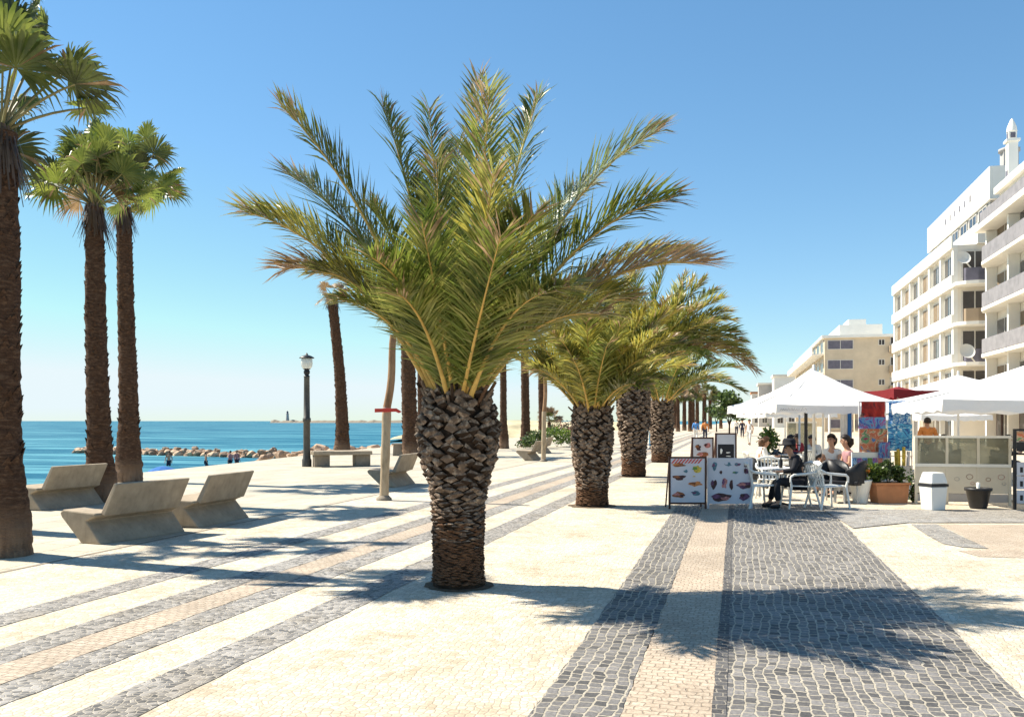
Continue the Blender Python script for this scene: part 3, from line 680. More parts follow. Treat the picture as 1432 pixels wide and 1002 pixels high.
# ------------------------------------------------------------------ rocks
def rock_mesh(seed, mat):
    import bmesh
    bm = bmesh.new(); bmesh.ops.create_icosphere(bm, subdivisions=2, radius=1)
    for v in bm.verts:
        n_ = noise.noise(v.co*1.3 + Vector((seed*5, 0, 0))); v.co *= 1 + .45*n_
        v.co.z *= .75
    for k in range(5):
        rr_ = random.Random(seed*10+k); nn = Vector((rr_.uniform(-1,1), rr_.uniform(-1,1), rr_.uniform(-.3,1))).normalized()
        for v in bm.verts:
            d = v.co.dot(nn) - .62
            if d > 0: v.co -= nn*d
    me = bpy.data.meshes.new('rock'); bm.to_mesh(me); bm.free(); me.materials.append(mat); return me
rms = [rock_mesh(i, M['rock'] if i % 2 else M['rock2']) for i in range(9)]
rk = random.Random(5)
def rock(pos, s, label, group):
    o = bpy.data.objects.new('boulder', rk.choice(rms)); COL.objects.link(o); o.location = pos
    o.scale = (s*rk.uniform(.8,1.4), s*rk.uniform(.8,1.2), s*rk.uniform(.7,1.1)); o.rotation_euler = (rk.uniform(-.4,.4), rk.uniform(-.4,.4), rk.random()*6.28)
    tag(o, label, 'rock', group)
for i in range(299):
    t = (i+rk.random())/299; A = c2w(-49.5, 101); B = c2w(-13, 82); q = A.lerp(B, t); lat = rk.uniform(-1.2, 1.2)
    q = q + c2w(0, 1)*lat; hh = (1.1 if t > .12 else .7)*(1-abs(lat)/2.2)
    rock(Vector((q.x, q.y, -2.05 + hh*rk.random()*.72)), rk.uniform(.30, .50), 'tan boulder piled in the long rock jetty running out into the sea', 'boulders of the rock jetty')
for i in range(95):
    X = rk.uniform(-17, -8); Y = 62 + (X+17)*.4 + rk.uniform(-3, 14)
    q = c2w(X, Y); 
    rock(Vector((q.x, q.y, -1.5 + rk.random()*.9)), rk.uniform(.3, .65), 'tan boulder heaped at the landward end of the jetty beyond the slab bench', 'boulders at the head of the beach')

# ------------------------------------------------------------------ far breakwater, lighthouse, boat
b = MB(); A = pg(378, 591.2, -2); B_ = pg(590, 590.5, -2)
A = c2w((380-CX)/F*1500, 1500, -2); B_ = c2w((640-CX)/F*1500, 1500, -2)
ax = (B_-A).normalized(); nn = Vector((-ax.y, ax.x, 0))
vs = []; K = 60
for i in range(K+1):
    t = i/K; q = A.lerp(B_, t); h = 4 + 3*noise.noise(Vector((t*30, 0, 0))) + (6*max(0, t-.6))
    vs += [q - nn*12, q - nn*4 + UP*h, q + nn*4 + UP*h, q + nn*12]
b.add(vs, [(i*4+j, (i+1)*4+j, (i+1)*4+j+1, i*4+j+1) for i in range(K) for j in range(3)])
tag(b.build('breakwater', M['stone_grey']), 'long low pale harbour breakwater on the sea horizon', 'breakwater')
q = c2w((402-CX)/F*1500, 1500, 2); root = empty('lighthouse', q, 0, 'tiny dark lighthouse on the end of the far breakwater', 'lighthouse')
b = MB(); b.lathe([(3,0),(2.2,9),(2.0,11)], 12); b.build('tower', M['grey_r'], root)
b = MB(); b.lathe([(2.8,11),(2.8,11.5),(1.6,11.6),(1.6,14),(2,14.1),(.2,16.5)], 12); b.build('lantern_room', M['rail'], root)
for (px, py, lab) in ((565,586,'farther'),(590,585,'nearer')): pass

# ------------------------------------------------------------------ people
def skin_obj(name, verts, edges, radii, mat, parent, root_i=0, sub=2):
    me = bpy.data.meshes.new('tmp'); me.from_pydata([tuple(v) for v in verts], edges, []); ob = bpy.data.objects.new('tmp', me); COL.objects.link(ob)
    sm = ob.modifiers.new('Skin', 'SKIN'); sm.use_smooth_shade = True
    for i, r in enumerate(radii):
        sv = me.skin_vertices[0].data[i]; sv.radius = (r, r) if not isinstance(r, tuple) else r; sv.use_root = (i == root_i)
    ss = ob.modifiers.new('Sub', 'SUBSURF'); ss.levels = ss.render_levels = sub
    dg = bpy.context.evaluated_depsgraph_get(); dg.update()
    m2 = bpy.data.meshes.new_from_object(ob.evaluated_get(dg)); m2.name = name
    bpy.data.objects.remove(ob); m2.materials.clear(); m2.materials.append(mat)
    o = bpy.data.objects.new(name, m2); COL.objects.link(o); o.parent = parent
    for pl in m2.polygons: pl.use_smooth = True
    return o
def V(*a): return Vector(a)
STAND = dict(pelvis=V(0,0,.93), waist=V(0,0,1.08), chest=V(0,0,1.30), neck=V(0,0,1.47), head=V(.02,0,1.60), crown=V(.0,0,1.68),
    shL=V(0,.18,1.40), elL=V(-.05,.25,1.13), wrL=V(.06,.26,.90), shR=V(0,-.18,1.40), elR=V(-.02,-.25,1.13), wrR=V(.10,-.26,.90),
    hipL=V(0,.09,.90), knL=V(.14,.10,.49), anL=V(.12,.10,.09), hipR=V(0,-.09,.90), knR=V(.02,-.10,.48), anR=V(-.20,-.10,.12))
def person(loc, rz, label, J=None, top='whitecloth', bottom='navy', hair='hair', hat=None, sleeves=True, sub=2, long_hair=False, scale=1.0, shoes='black', group=None, bare_legs=False):
    J = dict(STAND, **(J or {})); root = empty('person', loc, rz, label, 'person', group); root.scale = (scale,)*3
    vs = []; es = []; rs = []; ix = {}
    def add(n, p, r, par=None):
        ix[n] = len(vs); vs.append(Vector(p)); rs.append(r)
        if par is not None: es.append((ix[par], ix[n]))
    add('pelvis', J['pelvis'], .115); add('waist', J['waist'], .105, 'pelvis'); add('chest', J['chest'], .125, 'waist'); add('neck', J['neck'], .05, 'chest')
    hd = J['head']; cr = J['crown']; upv = (cr-hd).normalized()
    add('jaw', hd - upv*.055, .062, 'neck'); add('head', hd + upv*.01, .082, 'jaw'); add('crown', cr, .062, 'head')
    for s in 'LR':
        add('sh'+s, J['sh'+s], .058, 'chest'); add('el'+s, J['el'+s], .042, 'sh'+s); add('wr'+s, J['wr'+s], .026, 'el'+s)
        d = (J['wr'+s]-J['el'+s]).normalized(); sd = d.cross(V(0,0,1)); sd = sd.normalized() if sd.length > .2 else V(0,1,0); nn = sd.cross(d)
        add('pa'+s, J['wr'+s]+d*.055, (.036,.018), 'wr'+s)
        for k in range(4):
            q = (k-1.5)*.019; L = (.072,.082,.078,.06)[k]; b0 = J['wr'+s]+d*.095+sd*q
            add('f%s%d' % (s,k), b0, .0095, 'pa'+s); add('g%s%d' % (s,k), b0+d*L*.5+nn*.006, .0085, 'f%s%d' % (s,k)); add('h%s%d' % (s,k), b0+d*L*.85+nn*.03, .007, 'g%s%d' % (s,k))
        add('t'+s, J['wr'+s]+d*.05+sd*.04, .011, 'pa'+s); add('u'+s, J['wr'+s]+d*.09+sd*.06, .009, 't'+s)
        add('hip'+s, J['hip'+s], .088, 'pelvis'); add('kn'+s, J['kn'+s], .056, 'hip'+s); add('an'+s, J['an'+s], .036, 'kn'+s)
        fd = V(1,0,0); add('toe'+s, J['an'+s]+fd*.14-V(0,0,.045), .03, 'an'+s)
    skin_obj('body', vs, es, rs, M['skin'], root, 0, sub)
    def sub_graph(names, pairs, rr, mat, nm):
        i = {n: k for k, n in enumerate(names)}
        skin_obj(nm, [J[n] if n in J else n_ for n in names for n_ in [None]], [(i[a], i[b2]) for a, b2 in pairs], rr, M[mat], root, 0, sub)
    if top:
        nm = ['waist','chest','shL','shR','pelvis','elL','elR','neckb']; J['neckb'] = J['chest'].lerp(J['neck'], .6)
        pr = [('waist','chest'),('chest','shL'),('chest','shR'),('waist','pelvis'),('shL','elL'),('shR','elR'),('chest','neckb')]; rr = [.132,.152,.080,.080,.138,.058,.058,.065]
        if not sleeves:
            J['elLs'] = J['shL'].lerp(J['elL'], .45); J['elRs'] = J['shR'].lerp(J['elR'], .45); nm[5] = 'elLs'; nm[6] = 'elRs'; pr[4] = ('shL','elLs'); pr[5] = ('shR','elRs')
        else:
            nm += ['wrLs','wrRs']; J['wrLs'] = J['elL'].lerp(J['wrL'], .92); J['wrRs'] = J['elR'].lerp(J['wrR'], .92); pr += [('elL','wrLs'),('elR','wrRs')]; rr += [.042,.042]
        sub_graph(nm, pr, rr, top, 'shirt')
    if bottom:
        J['ankLs'] = J['knL'].lerp(J['anL'], .9 if not bare_legs else -.1); J['ankRs'] = J['knR'].lerp(J['anR'], .9 if not bare_legs else -.1)
        if bare_legs:
            sub_graph(['pelvis','hipL','hipR','ankLs','ankRs'], [('pelvis','hipL'),('pelvis','hipR'),('hipL','ankLs'),('hipR','ankRs')], [.14,.108,.108,.085,.085], bottom, 'shorts')
        else:
            sub_graph(['pelvis','hipL','hipR','knL','knR','ankLs','ankRs'], [('pelvis','hipL'),('pelvis','hipR'),('hipL','knL'),('hipR','knR'),('knL','ankLs'),('knR','ankRs')], [.138,.106,.106,.078,.078,.058,.058], bottom, 'trousers')
    if shoes:
        for s in 'LR':
            a = J['an'+s]; skin_obj('shoe', [a-V(.05,0,.045), a+V(.05,0,-.04), a+V(.16,0,-.055)], [(0,1),(1,2)], [.045,.045,.036], M[shoes], root, 0, 1)
    # hair
    q = upv.rotation_difference(V(0,0,1)).inverted()
    def hair_cap(nm, rx, z0, mat, off=V(-.012,0,.01), zs=1.0):
        b = MB(); n = 16; ring = []
        for i in range(7):
            ph = PI/2*i/6*(1.25); 
            for j in range(n):
                a = 2*PI*j/n; back = 1.0 if math.cos(a) < .3 else .62
                phh = min(ph, PI/2*1.25*back); x = V(rx*math.sin(phh)*math.cos(a), rx*.88*math.sin(phh)*math.sin(a), rx*zs*math.cos(phh))
                x *= 1+.06*noise.noise(x*40); ring.append(hd + upv*.035 + q @ (x+off))
        b.add(ring, [(i*n+j, (i+1)*n+j, (i+1)*n+(j+1) % n, i*n+(j+1) % n) for i in range(6) for j in range(n)], True)
        return b.build(nm, M[mat], root)
    hair_cap('hair', .118, 0, hair)
    if long_hair:
        b = MB(); c0 = hd + q @ V(-.07,0,.03); b.tube([c0+V(0,0,.04), c0+V(-.05,0,0), c0+V(-.055,0,-.07), c0+V(-.04,0,-.16)], [.05,.085,.075,.02], 10); b.build('hair_tail', M[hair], root)
    # face: nose, eyes, mouth, ears
    b = MB(); f = q @ V(1,0,0); s_ = q @ V(0,1,0); e0 = hd + f*.085
    b.tube([e0+upv*.02-f*.01, e0+f*.012-upv*.012, e0-f*.005-upv*.02], [.007,.013,.008], 6); b.build('nose', M['skin'], root)
    for sg in (-1,1):
        b = MB(); b.tube([e0+upv*.025+s_*.032*sg-f*.018, e0+upv*.025+s_*.032*sg-f*.004], [.012,.006], 6); b.build('eye', M['hair'], root)
        b = MB(); c0 = hd+s_*.084*sg-f*.005; b.tube([c0-upv*.03, c0+s_*sg*.012, c0+upv*.03], [.009,.014,.009], 6); b.build('ear', M['skin'], root)
    if hat:
        b = MB(); hc = hd + upv*.075; n = 20; ring = []
        for (r_, z_) in ((.19,-.01),(.19,.0),(.118,.01),(.112,.09),(.09,.13),(.03,.125)):
            for j in range(n):
                a = 2*PI*j/n; ring.append(hc + q @ V(r_*math.cos(a)*1.08, r_*math.sin(a), z_ + (.025*abs(math.sin(a)) if r_ > .15 else 0)))
        b.add(ring, [(i*n+j, i*n+(j+1) % n, (i+1)*n+(j+1) % n, (i+1)*n+j) for i in range(5) for j in range(n)], True); b.add(ring[-n:], [tuple(range(n))]); b.add(ring[:n], [tuple(range(n))[::-1]])
        b.build('hat', M[hat], root)
    return root
CAMZ = CAMROT  # +x local = camera right
FACE_L = CAMROT + PI
# seated man with hat, facing camera-left
SIT = dict(pelvis=V(-.02,0,.50), waist=V(-.01,0,.64), chest=V(.07,0,.85), neck=V(.12,0,1.0), head=V(.17,0,1.11), crown=V(.17,0,1.19),
    shL=V(.07,.18,.94), shR=V(.06,-.18,.94), elL=V(.16,.22,.72), wrL=V(.36,.14,.70), elR=V(-.16,-.30,.80), wrR=V(-.38,-.30,.84),
    hipL=V(0,.10,.48), hipR=V(0,-.10,.48), knL=V(.44,.13,.50), knR=V(.40,-.12,.49), anL=V(.42,.14,.09), anR=V(.50,-.13,.09))
pm = c2w(5.42, 16.8)
person(pm, FACE_L, 'man in black hat and dark clothes leaning forward on a white plastic chair', SIT, 'blackcloth', 'blackcloth', hat='blackcloth')
SITF = dict(SIT, elR=V(.12,-.22,.72), wrR=V(.36,-.12,.76), elL=V(.12,.22,.72), wrL=V(.38,.12,.76))
person(pd(1187, 680, 20.0)*Vector((1,1,0)) if False else c2w((1190-CX)/F*19.2, 19.2), FACE_L, 'woman with dark hair in a bun and bare shoulders seated left of the hanging towels', dict(SITF, head=V(.14,0,1.20), crown=V(.13,0,1.28), neck=V(.09,0,1.07), chest=V(.04,0,.88)), 'pinkcloth', 'navy', long_hair=True, sleeves=False)
person(c2w((1166-CX)/F*20.4, 20.4), FACE_L + R(40), 'woman in pale top seated at the table just behind the man in the hat', dict(SITF, head=V(.12,0,1.20), crown=V(.11,0,1.28), neck=V(.08,0,1.07)), 'whitecloth', 'navy', hair='hair', long_hair=True, sleeves=False)
person(c2w((1062-CX)/F*22, 22), CAMROT, 'person with brown hair in white shirt seated behind the menu boards, facing right', SITF, 'whitecloth', 'navy', hair='hairb', long_hair=True)
person(c2w((1098-CX)/F*24.6, 24.6), CAMROT, 'person in dark top seated at the far table beside the potted green shrub', SITF, 'navy', 'navy')
person(c2w((1122-CX)/F*26.2, 26.2), FACE_L, 'person in red top seated far back left of the dark post', SITF, 'redcloth', 'navy', hair='hairb')
person(c2w((1141-CX)/F*24.2, 24.2), FACE_L+.5, 'person in pale shirt seated far back right of the dark post', SITF, 'whitecloth', 'navy')
person(c2w((1297-CX)/F*26, 26), PI/2, 'person in orange top standing behind the windbreak near the towels', None, 'orangecloth', 'navy')
person(c2w((1328-CX)/F*25.2, 25.2), FACE_L, 'person in white shirt seated behind the windbreak in the middle', dict(SITF), 'whitecloth', 'navy')
person(c2w((1402-CX)/F*24.6, 24.6), CAMROT, 'person in black shirt seated behind the right end of the windbreak', dict(SITF), 'blackcloth', 'navy')
def walker(px, py, rz, label, **k):
    p = pg(px, py); return person(p, rz, label, **k)
walker(973, 616, PI/2, 'distant walker in a blue shirt, left of the pair on the promenade', top='bluecloth', bottom='whitecloth', sub=1)
walker(986, 617, PI/2, 'distant walker in an orange top and dark trousers, right of the pair on the promenade', top='orangecloth', bottom='navy', sub=1)
walker(912, 627, PI/2+.3, 'person in a light blue top walking between the third and fourth date palms', top='cyancloth', bottom='cyancloth', sub=1, scale=.97)
walker(1038, 612, -PI/2, 'distant person in dark clothes near the far end of the parasols', top='navy', bottom='navy', sub=1)
walker(1048, 622, -PI/2-.4, 'person in a pale shirt standing beyond the chalkboard', top='whitecloth', bottom='whitecloth', sub=1, hair='hairb', sleeves=False)
walker(1030, 608, -PI/2, 'faint far person in white on the promenade beside the dark round tree', top='whitecloth', bottom='navy', sub=1)
# bathers
for px, py, lb in ((236,651,'bather standing in the shallows nearest to the blue beach parasol'),(288,652,'bather in dark swimwear standing in the water in front of the jetty'),(322,650,'bather in pink walking at the water edge, left of the second pink one'),(331,649,'bather in pink walking at the water edge, right of the first pink one')):
    p = pg(px, py, -2.0); p.z = -2.55
    person(p, PI/2 + px, lb, top='pinkcloth' if px > 300 else None, bottom='navy', sub=1, bare_legs=True, shoes=None, group='bathers in the sea')
p = pg(228, 668, -1.3); root = empty('beach_parasol', p, 0, 'blue beach parasol showing above the promenade edge', 'parasol')
Yp = w2c(p.x, p.y)[1]; ztop = EYE - (651-HY)/F*Yp
b = MB(); b.tube([(0,0,0),(0,0,ztop-p.z)], .025, 6); b.build('pole', M['alu'], root)
b = MB(); h_ = ztop-p.z; b.lathe([(.85,h_-.36),(.6,h_-.18),(.3,h_-.06),(.02,h_)], 10, sm=False, cap=False); b.build('canopy', M['canvas_blue'], root)

# ------------------------------------------------------------------ cafe furniture
def at(px, Y, z=0.0): return c2w((px-CX)/F*Y, Y, z)
def blob(b, cx, cz, rx, rz, y, seed, n=14, th=.004):
    pr = []
    for i in range(n):
        a = 2*PI*i/n; k = 1 + .7*noise.noise(Vector((math.cos(a)*1.3+seed*3.1, math.sin(a)*1.3, seed)))
        pr.append((cx+rx*k*math.cos(a), cz+rz*k*math.sin(a)))
    b.prism(pr, y-th, y, 'y')
def menu_board(px0, px1, pyt, Y, label, items, frame='wood_dark', sheet='board_white', stripes=False, rz=0.0, legs=True, chalk=False):
    w_ = (px1-px0)/F*Y; h = EYE + (HY-pyt)/F*Y; c = at((px0+px1)/2, Y)
    root = empty('menu_board', c, CAMROT + rz, label, 'menu board')
    b = MB(); f = .035
    b.box(-w_/2, -w_/2+f, -.02, .02, 0, h); b.box(w_/2-f, w_/2, -.02, .02, 0, h)
    b.box(-w_/2+f, w_/2-f, -.018, .018, h-f, h-.001); b.box(-w_/2+f, w_/2-f, -.018, .018, .09, .09+f); b.build('frame', M[frame], root)
    b = MB(); b.box(-w_/2+f, w_/2-f, -.012, .012, .09+f, h-f); b.build('sheet', M[sheet], root)
    for sx in (-w_/2+f/2, w_/2-f/2):
        b = MB(); b.tube([(sx, .03, h-.05), (sx, .42, 0)], .014, 6); b.build('back_leg', M[frame], root)
    for k, (cx, cz, rx, rz_, cols) in enumerate(items):
        b = MB()
        rx *= .72; rz_ *= .85; blob(b, cx*w_, cz*h, rx*w_, rz_*h, -.0125, k+px0)
        for q, m_ in enumerate(cols[1:]):
            b.cur = q+1; blob(b, (cx+(q-.5)*rx*.9)*w_, cz*h+(.5-q)*rz_*h*.5, rx*w_*(.55-.1*q), rz_*h*(.5-.1*q), -.017-.0045*q, k*7+q+px1)
        b.build('food_photo' if not chalk else 'chalk_drawing', [M['chalk'] if chalk else food[m_] if isinstance(m_, int) else M[m_] for m_ in cols], root)
    if stripes:
        b = MB(); z0 = h-.125; n = 9; p_ = (w_-2*f-.09)/n
        for i in range(n):
            x = -w_/2+f+i*p_+.01; b.prism([(x, z0), (x+p_*.5, z0), (x+p_*.5+.07, z0+.08), (x+.07, z0+.08)], -.016, -.0125, 'y')
        b.build('stripe_header', [M['red']], root)
    return root
it1 = [(-.22,.84,.22,.045,(0,2)),(.24,.76,.17,.07,(3,6)),(-.22,.60,.20,.06,(1,0)),(.22,.48,.22,.05,(2,0)),(-.22,.27,.22,.06,(0,7,1)),(.22,.30,.16,.05,(5,4)),(-.05,.72,.07,.03,(5,)),(.2,.62,.1,.02,('board_white',3))]
menu_board(935, 988, 638, 16.6, 'dark framed menu board with red striped header and pictures of dishes', it1, stripes=True)
it2 = [(-.34,.84,.07,.09,(5,4)),(-.05,.88,.10,.045,(5,'board_white')),(.17,.87,.09,.04,(4,5)),(.36,.84,.06,.035,(1,)),(-.2,.72,.05,.04,(1,)),(.12,.71,.09,.03,(5,6)),(.36,.74,.07,.07,(4,1)),
  (-.36,.48,.09,.12,(1,4)),(-.12,.50,.08,.13,(7,4)),(.03,.47,.05,.11,(1,)),(.33,.46,.23,.08,(4,7,1)),(-.2,.22,.28,.09,(1,4,7)),(.32,.24,.13,.085,(4,1))]
menu_board(989, 1052, 640, 16.7, 'wide white menu board of drinks and desserts without a dark frame', it2, frame='board_white')
it3 = [(-.2,.82,.18,.06,(1,0)),(.2,.85,.2,.05,(7,1)),(0,.68,.3,.07,(0,7)),(-.2,.52,.2,.06,(4,)),(.22,.54,.16,.06,(2,0))]
menu_board(967, 998, 611, 20.4, 'small dark framed picture board standing behind the striped menu board', it3)
it4 = [(-.22,.70,.07,.05,(0,)),(.1,.68,.12,.012,(0,)),(.12,.62,.16,.01,(0,)),(-.1,.56,.10,.01,(0,)),(.18,.50,.10,.02,(0,)),(-.2,.45,.08,.01,(0,))]
menu_board(1000, 1030, 605, 20.0, 'chalkboard in a pale frame behind the white menu board', it4, frame='wood_dark', sheet='board_white', chalk=True)
rt = [o for o in bpy.data.objects if o.get('label', '').startswith('chalkboard')][0]
b = MB(); w_ = 30/F*20; b.box(-w_/2+.06, w_/2-.06, -.0115-.0008, -.0115, .62, 1.12)
b.v = [(x, y-.001, z) for x, y, z in b.v]; b.build('black_panel', M['board_black'], rt)

def make_chair(loc, rz, label, mat='plastic'):
    root = empty('plastic_chair', loc, rz, label, 'chair', 'cafe chairs under the parasols')
    m_ = M[mat]
    b = MB(); b.prism([(-.22,.425),(.23,.445),(.25,.43),(.24,.42),(-.22,.405)], -.24, .24, 'y'); b.build('seat', m_, root, bevel=.01)
    # back with slots and curved top
    b = MB(); n = 7; 
    for i in range(n):
        y = -.22 + .44*i/(n-1); hgt = .86 - .05*(abs(y)/.22)**2
        b.tube([(-.21, y*.92, .42), (-.25+.03*(1-(y/.22)**2)*-1, y, .62), (-.32-.02*(1-(y/.22)**2), y, hgt)], [.020 if i not in (0,n-1) else .024]*3, 6, flat=.5)
    ys = [-.24+.48*i/8 for i in range(9)]
    b.tube([(-.32-.02*(1-(y/.24)**2), y, .87-.05*(abs(y)/.24)**2) for y in ys], .026, 8)
    b.tube([(-.235-.01*(1-(y/.24)**2), y, .56) for y in ys], .016, 6); b.build('backrest', m_, root)
    for s in (-1, 1):
        b = MB(); b.tube([(-.30, s*.25, .74), (-.20, s*.285, .68), (.02, s*.295, .655), (.20, s*.285, .64), (.255, s*.27, .60), (.26, s*.265, .50)], [.02,.022,.026,.026,.022,.018], 8); b.build('armrest', m_, root)
        b = MB(); b.tube([(.25, s*.255, .52), (.235, s*.245, .42), (.29, s*.285, 0)], [.018,.024,.02], 8); b.build('leg', m_, root)
        b = MB(); b.tube([(-.20, s*.225, .42), (-.31, s*.27, 0)], [.024,.02], 8); b.build('leg', m_, root)
    return root
CH = make_chair(c2w(5.46, 16.82), FACE_L, 'white plastic armchair carrying the man in the black hat')
def chair(px, Y, rz, label, mat=None): return copy_tree(CH, at(px, Y), CAMROT + rz, label=label)
chair(1157, 16.7, .25, 'empty cream plastic armchair right behind the man in the black hat, his arm on it')
chair(1192, 19.2, PI, 'plastic armchair carrying the woman with the bun by the hanging towels')
chair(1167, 20.4, PI+R(40), 'plastic armchair carrying the woman in the pale top behind the hatted man')
chair(1061, 22.0, 0, 'plastic armchair carrying the brown-haired person behind the menu boards')
chair(1060, 16.9, .2, 'empty white plastic armchair beside the right edge of the white menu board')
chair(1080, 18.6, -PI/2, 'empty white armchair behind the table with the bottle, its back to the sea path')
chair(1098, 20.6, PI, 'white armchair left of the dark post under the first parasol')
chair(1116, 23.2, 2.2, 'white armchair in the second row of tables behind the hatted man')
chair(1085, 25.5, -.4, 'white armchair far back near the potted green shrub')
chair(1140, 25.0, 2.8, 'white armchair far back to the right of the dark post')
def make_dark(loc, rz, label):
    root = empty('wicker_chair', loc, rz, label, 'chair', 'dark wicker chairs under the parasols')
    b = MB(); b.box(-.24,.25,-.25,.25,.36,.45); b.build('seat', M['black'], root, bevel=.02)
    b = MB(); n = 12; vs = []
    for (z, k) in ((.40,1),(.62,1.02),(.84,1.05)):
        for i in range(n+1):
            a = PI/2 + PI*i/n; hz = z if z < .8 else .66+.2*abs(math.cos(a))
            for r_ in (.27*k, .235*k): vs.append((r_*math.cos(a)-.02, r_*1.05*math.sin(a), hz))
    W = 2*(n+1)
    for j in range(2):
        for i in range(n): b_ = j*W+2*i; b.f += [(b_, b_+2, b_+W+2, b_+W), (b_+1, b_+W+1, b_+W+3, b_+3)]
    for i in range(n): b_ = 2*W+2*i; b.f += [(b_, b_+2, b_+3, b_+1)]
    b.v += vs; b.mi += [0]*len(b.f); b.sm += [True]*len(b.f); b.build('backrest', M['black'], root)
    for sx in (-.2,.21):
        for sy in (-.2,.2):
            b = MB(); b.tube([(sx,sy,.37),(sx*1.1,sy*1.1,0)], .018, 6); b.build('leg', M['metal'], root)
    return root
DK = make_dark(at(1176, 18.2), CAMROT, 'empty dark wicker chair just left of the planter, in front of the seated women')
for px, Y, rz, lb in ((1062,19.5,.5,'dark wicker chair behind the empty white armchair and the white menu board'),(1072,24,3.0,'dark wicker chair below the potted green shrub'),(1108,26.5,1.2,'dark wicker chair far back between two white armchairs'),(1150,22.5,-2.5,'dark wicker chair behind the seated women'),
                      (1098,24.6,0,'dark wicker chair carrying the dark-topped person by the potted shrub'),(1122,26.2,PI,'dark wicker chair carrying the person in red'),(1141,24.2,PI+.5,'dark wicker chair carrying the pale-shirted person right of the dark post'),(1402,24.6,0,'dark wicker chair carrying the person in black behind the windbreak'),(1190,17.9,2.4,'dark wicker chair tight against the left of the cream plant pot'),(1166,17.9,-2.0,'dark wicker chair right behind the empty cream armchair'),(1305,24,PI/2,'dark wicker chair seen over the glass windbreak, left one'),(1328,25.2,PI,'dark wicker chair carrying the white-shirted person behind the windbreak'),(1395,25,1.8,'dark wicker chair in front of the shop door at the right edge')):
    copy_tree(DK, at(px, Y), CAMROT+rz, label=lb)
def make_table(loc, label):
    root = empty('cafe_table', loc, CAMROT, label, 'table', 'round cafe tables')
    b = MB(); b.lathe([(.40,.70),(.41,.71),(.41,.725),(.40,.735)], 28); b.build('table_top', M['plastic'], root)
    b = MB(); b.lathe([(.035,.02),(.03,.698)], 10); b.build('leg', M['metal'], root)
    b = MB()
    for k in range(4):
        a = PI/4+k*PI/2; b.tube([(0,0,.06),(.3*math.cos(a),.3*math.sin(a),.015)], [.025,.015], 6)
    b.build('foot', M['black'], root); return root
T0 = make_table(at(1087, 17.35), 'round white cafe table with a dark bottle in front of the hatted man')
for px, Y, lb in ((1178,20.0,'round table between the two seated women'),(1080,21.8,'round table in front of the brown-haired person'),(1106,24.2,'round table beside the potted green shrub'),(1130,26.8,'farthest round table under the first parasol'),(1317,24.4,'round table seen over the glass windbreak')):
    copy_tree(T0, at(px, Y), CAMROT, label=lb)
p = at(1092, 17.2, .736); b = MB(); b.lathe([(.032,0),(.035,.01),(.035,.13),(.014,.19),(.013,.25),(.004,.252)], 12); o = b.build('bottle', M['black']); o.location = p; tag(o, 'small dark bottle standing on the table before the hatted man', 'bottle')
for px, Y, lb in ((1081,21.7,'white cup on the table of the brown-haired person'),(1177,19.9,'white cup on the table between the seated women')):
    b = MB(); b.lathe([(.025,0),(.035,.02),(.042,.07),(.038,.07),(.02,.02)], 12); o = b.build('cup', M['plastic']); o.location = at(px, Y, .736); tag(o, lb, 'cup')

# ------------------------------------------------------------------ parasols
def parasol(px, Y, half, apex, eave, label, mat='canvas', rz=0.0, val=.20, poleoff=0, steps=8):
    root = empty('parasol', at(px, Y), CAMROT+rz, label, 'parasol', 'large square parasols over the cafe terrace')
    b = MB(); N_ = steps
    def P(i, s):  # s side 0..3; returns square perimeter point at unit size
        t = -1+2*i/N_; return [(t,-1),(1,t),(-t,1),(-1,-t)][s]
    for s in range(4):
        vs = []; K = 8
        for k in range(K+1):
            f = k/K
            for i in range(N_+1):
                x, y = P(i, s); t = -1+2*i/N_; sag = .10*math.sin(PI*f)*(1-.2*(1-t*t)) 
                z = apex - (apex-eave)*(f*1.12-.12*f*f*1.0) - sag*.9 + .0*t - .03*(1-t*t)*f*0 + .055*(1-t*t)*f*-.6
                inn = 1 - .035*(1-t*t)*f
                vs.append((x*half*f*inn, y*half*f*inn, z))
        b.add(vs, [(k*(N_+1)+i, k*(N_+1)+i+1, (k+1)*(N_+1)+i+1, (k+1)*(N_+1)+i) for k in range(K) for i in range(N_)], True)
    b.build('canopy', M[mat], root)
    b = MB()
    for s in range(4):
        vs = []
        for i in range(N_*2+1):
            t = -1+i/N_; x, y = [(t,-1),(1,t),(-t,1),(-1,-t)][s]; z = eave - .033*(1-t*t); inn = 1-.035*(1-t*t); sw = 1+.012*math.sin(i*2.1)
            vs += [(x*half*inn, y*half*inn, z), (x*half*inn*sw, y*half*inn*sw, z-val*(.9+.1*math.cos(i*PI)))]
        b.add(vs, [(2*i, 2*i+1, 2*i+3, 2*i+2) for i in range(N_*2)], True)
    b.build('valance', M[mat], root)
    b = MB(); b.lathe([(.035,.05),(.035,apex+.08),(.02,apex+.12)], 12); b.build('pole', M['alu'], root)
    b = MB(); b.box(-.35,.35,-.35,.35,0,.06); b.build('base_plate', M['metal'], root)
    for sx, sy in ((1,1),(1,-1),(-1,1),(-1,-1),(1,0),(-1,0),(0,1),(0,-1)):
        b = MB(); b.tube([(0,0,apex-.06),(sx*half*.5, sy*half*.5, (apex+eave)/2-.13),(sx*half*.96, sy*half*.96, eave-.03)], .012, 5); b.build('rib', M['metal'], root)
    return root
U1 = parasol(1138, 21.6, 1.60, 2.90, 2.02, 'big white parasol with a clear peak over the tables of the hatted man', rz=.10)
parasol(1440, 17.9, 2.55, 2.80, 2.03, 'huge white parasol over the glass windbreak, cut by the right edge', rz=-.12, val=.22)
parasol(1340, 26.5, 2.3, 3.02, 2.35, 'white parasol rising behind the red one', rz=.2)
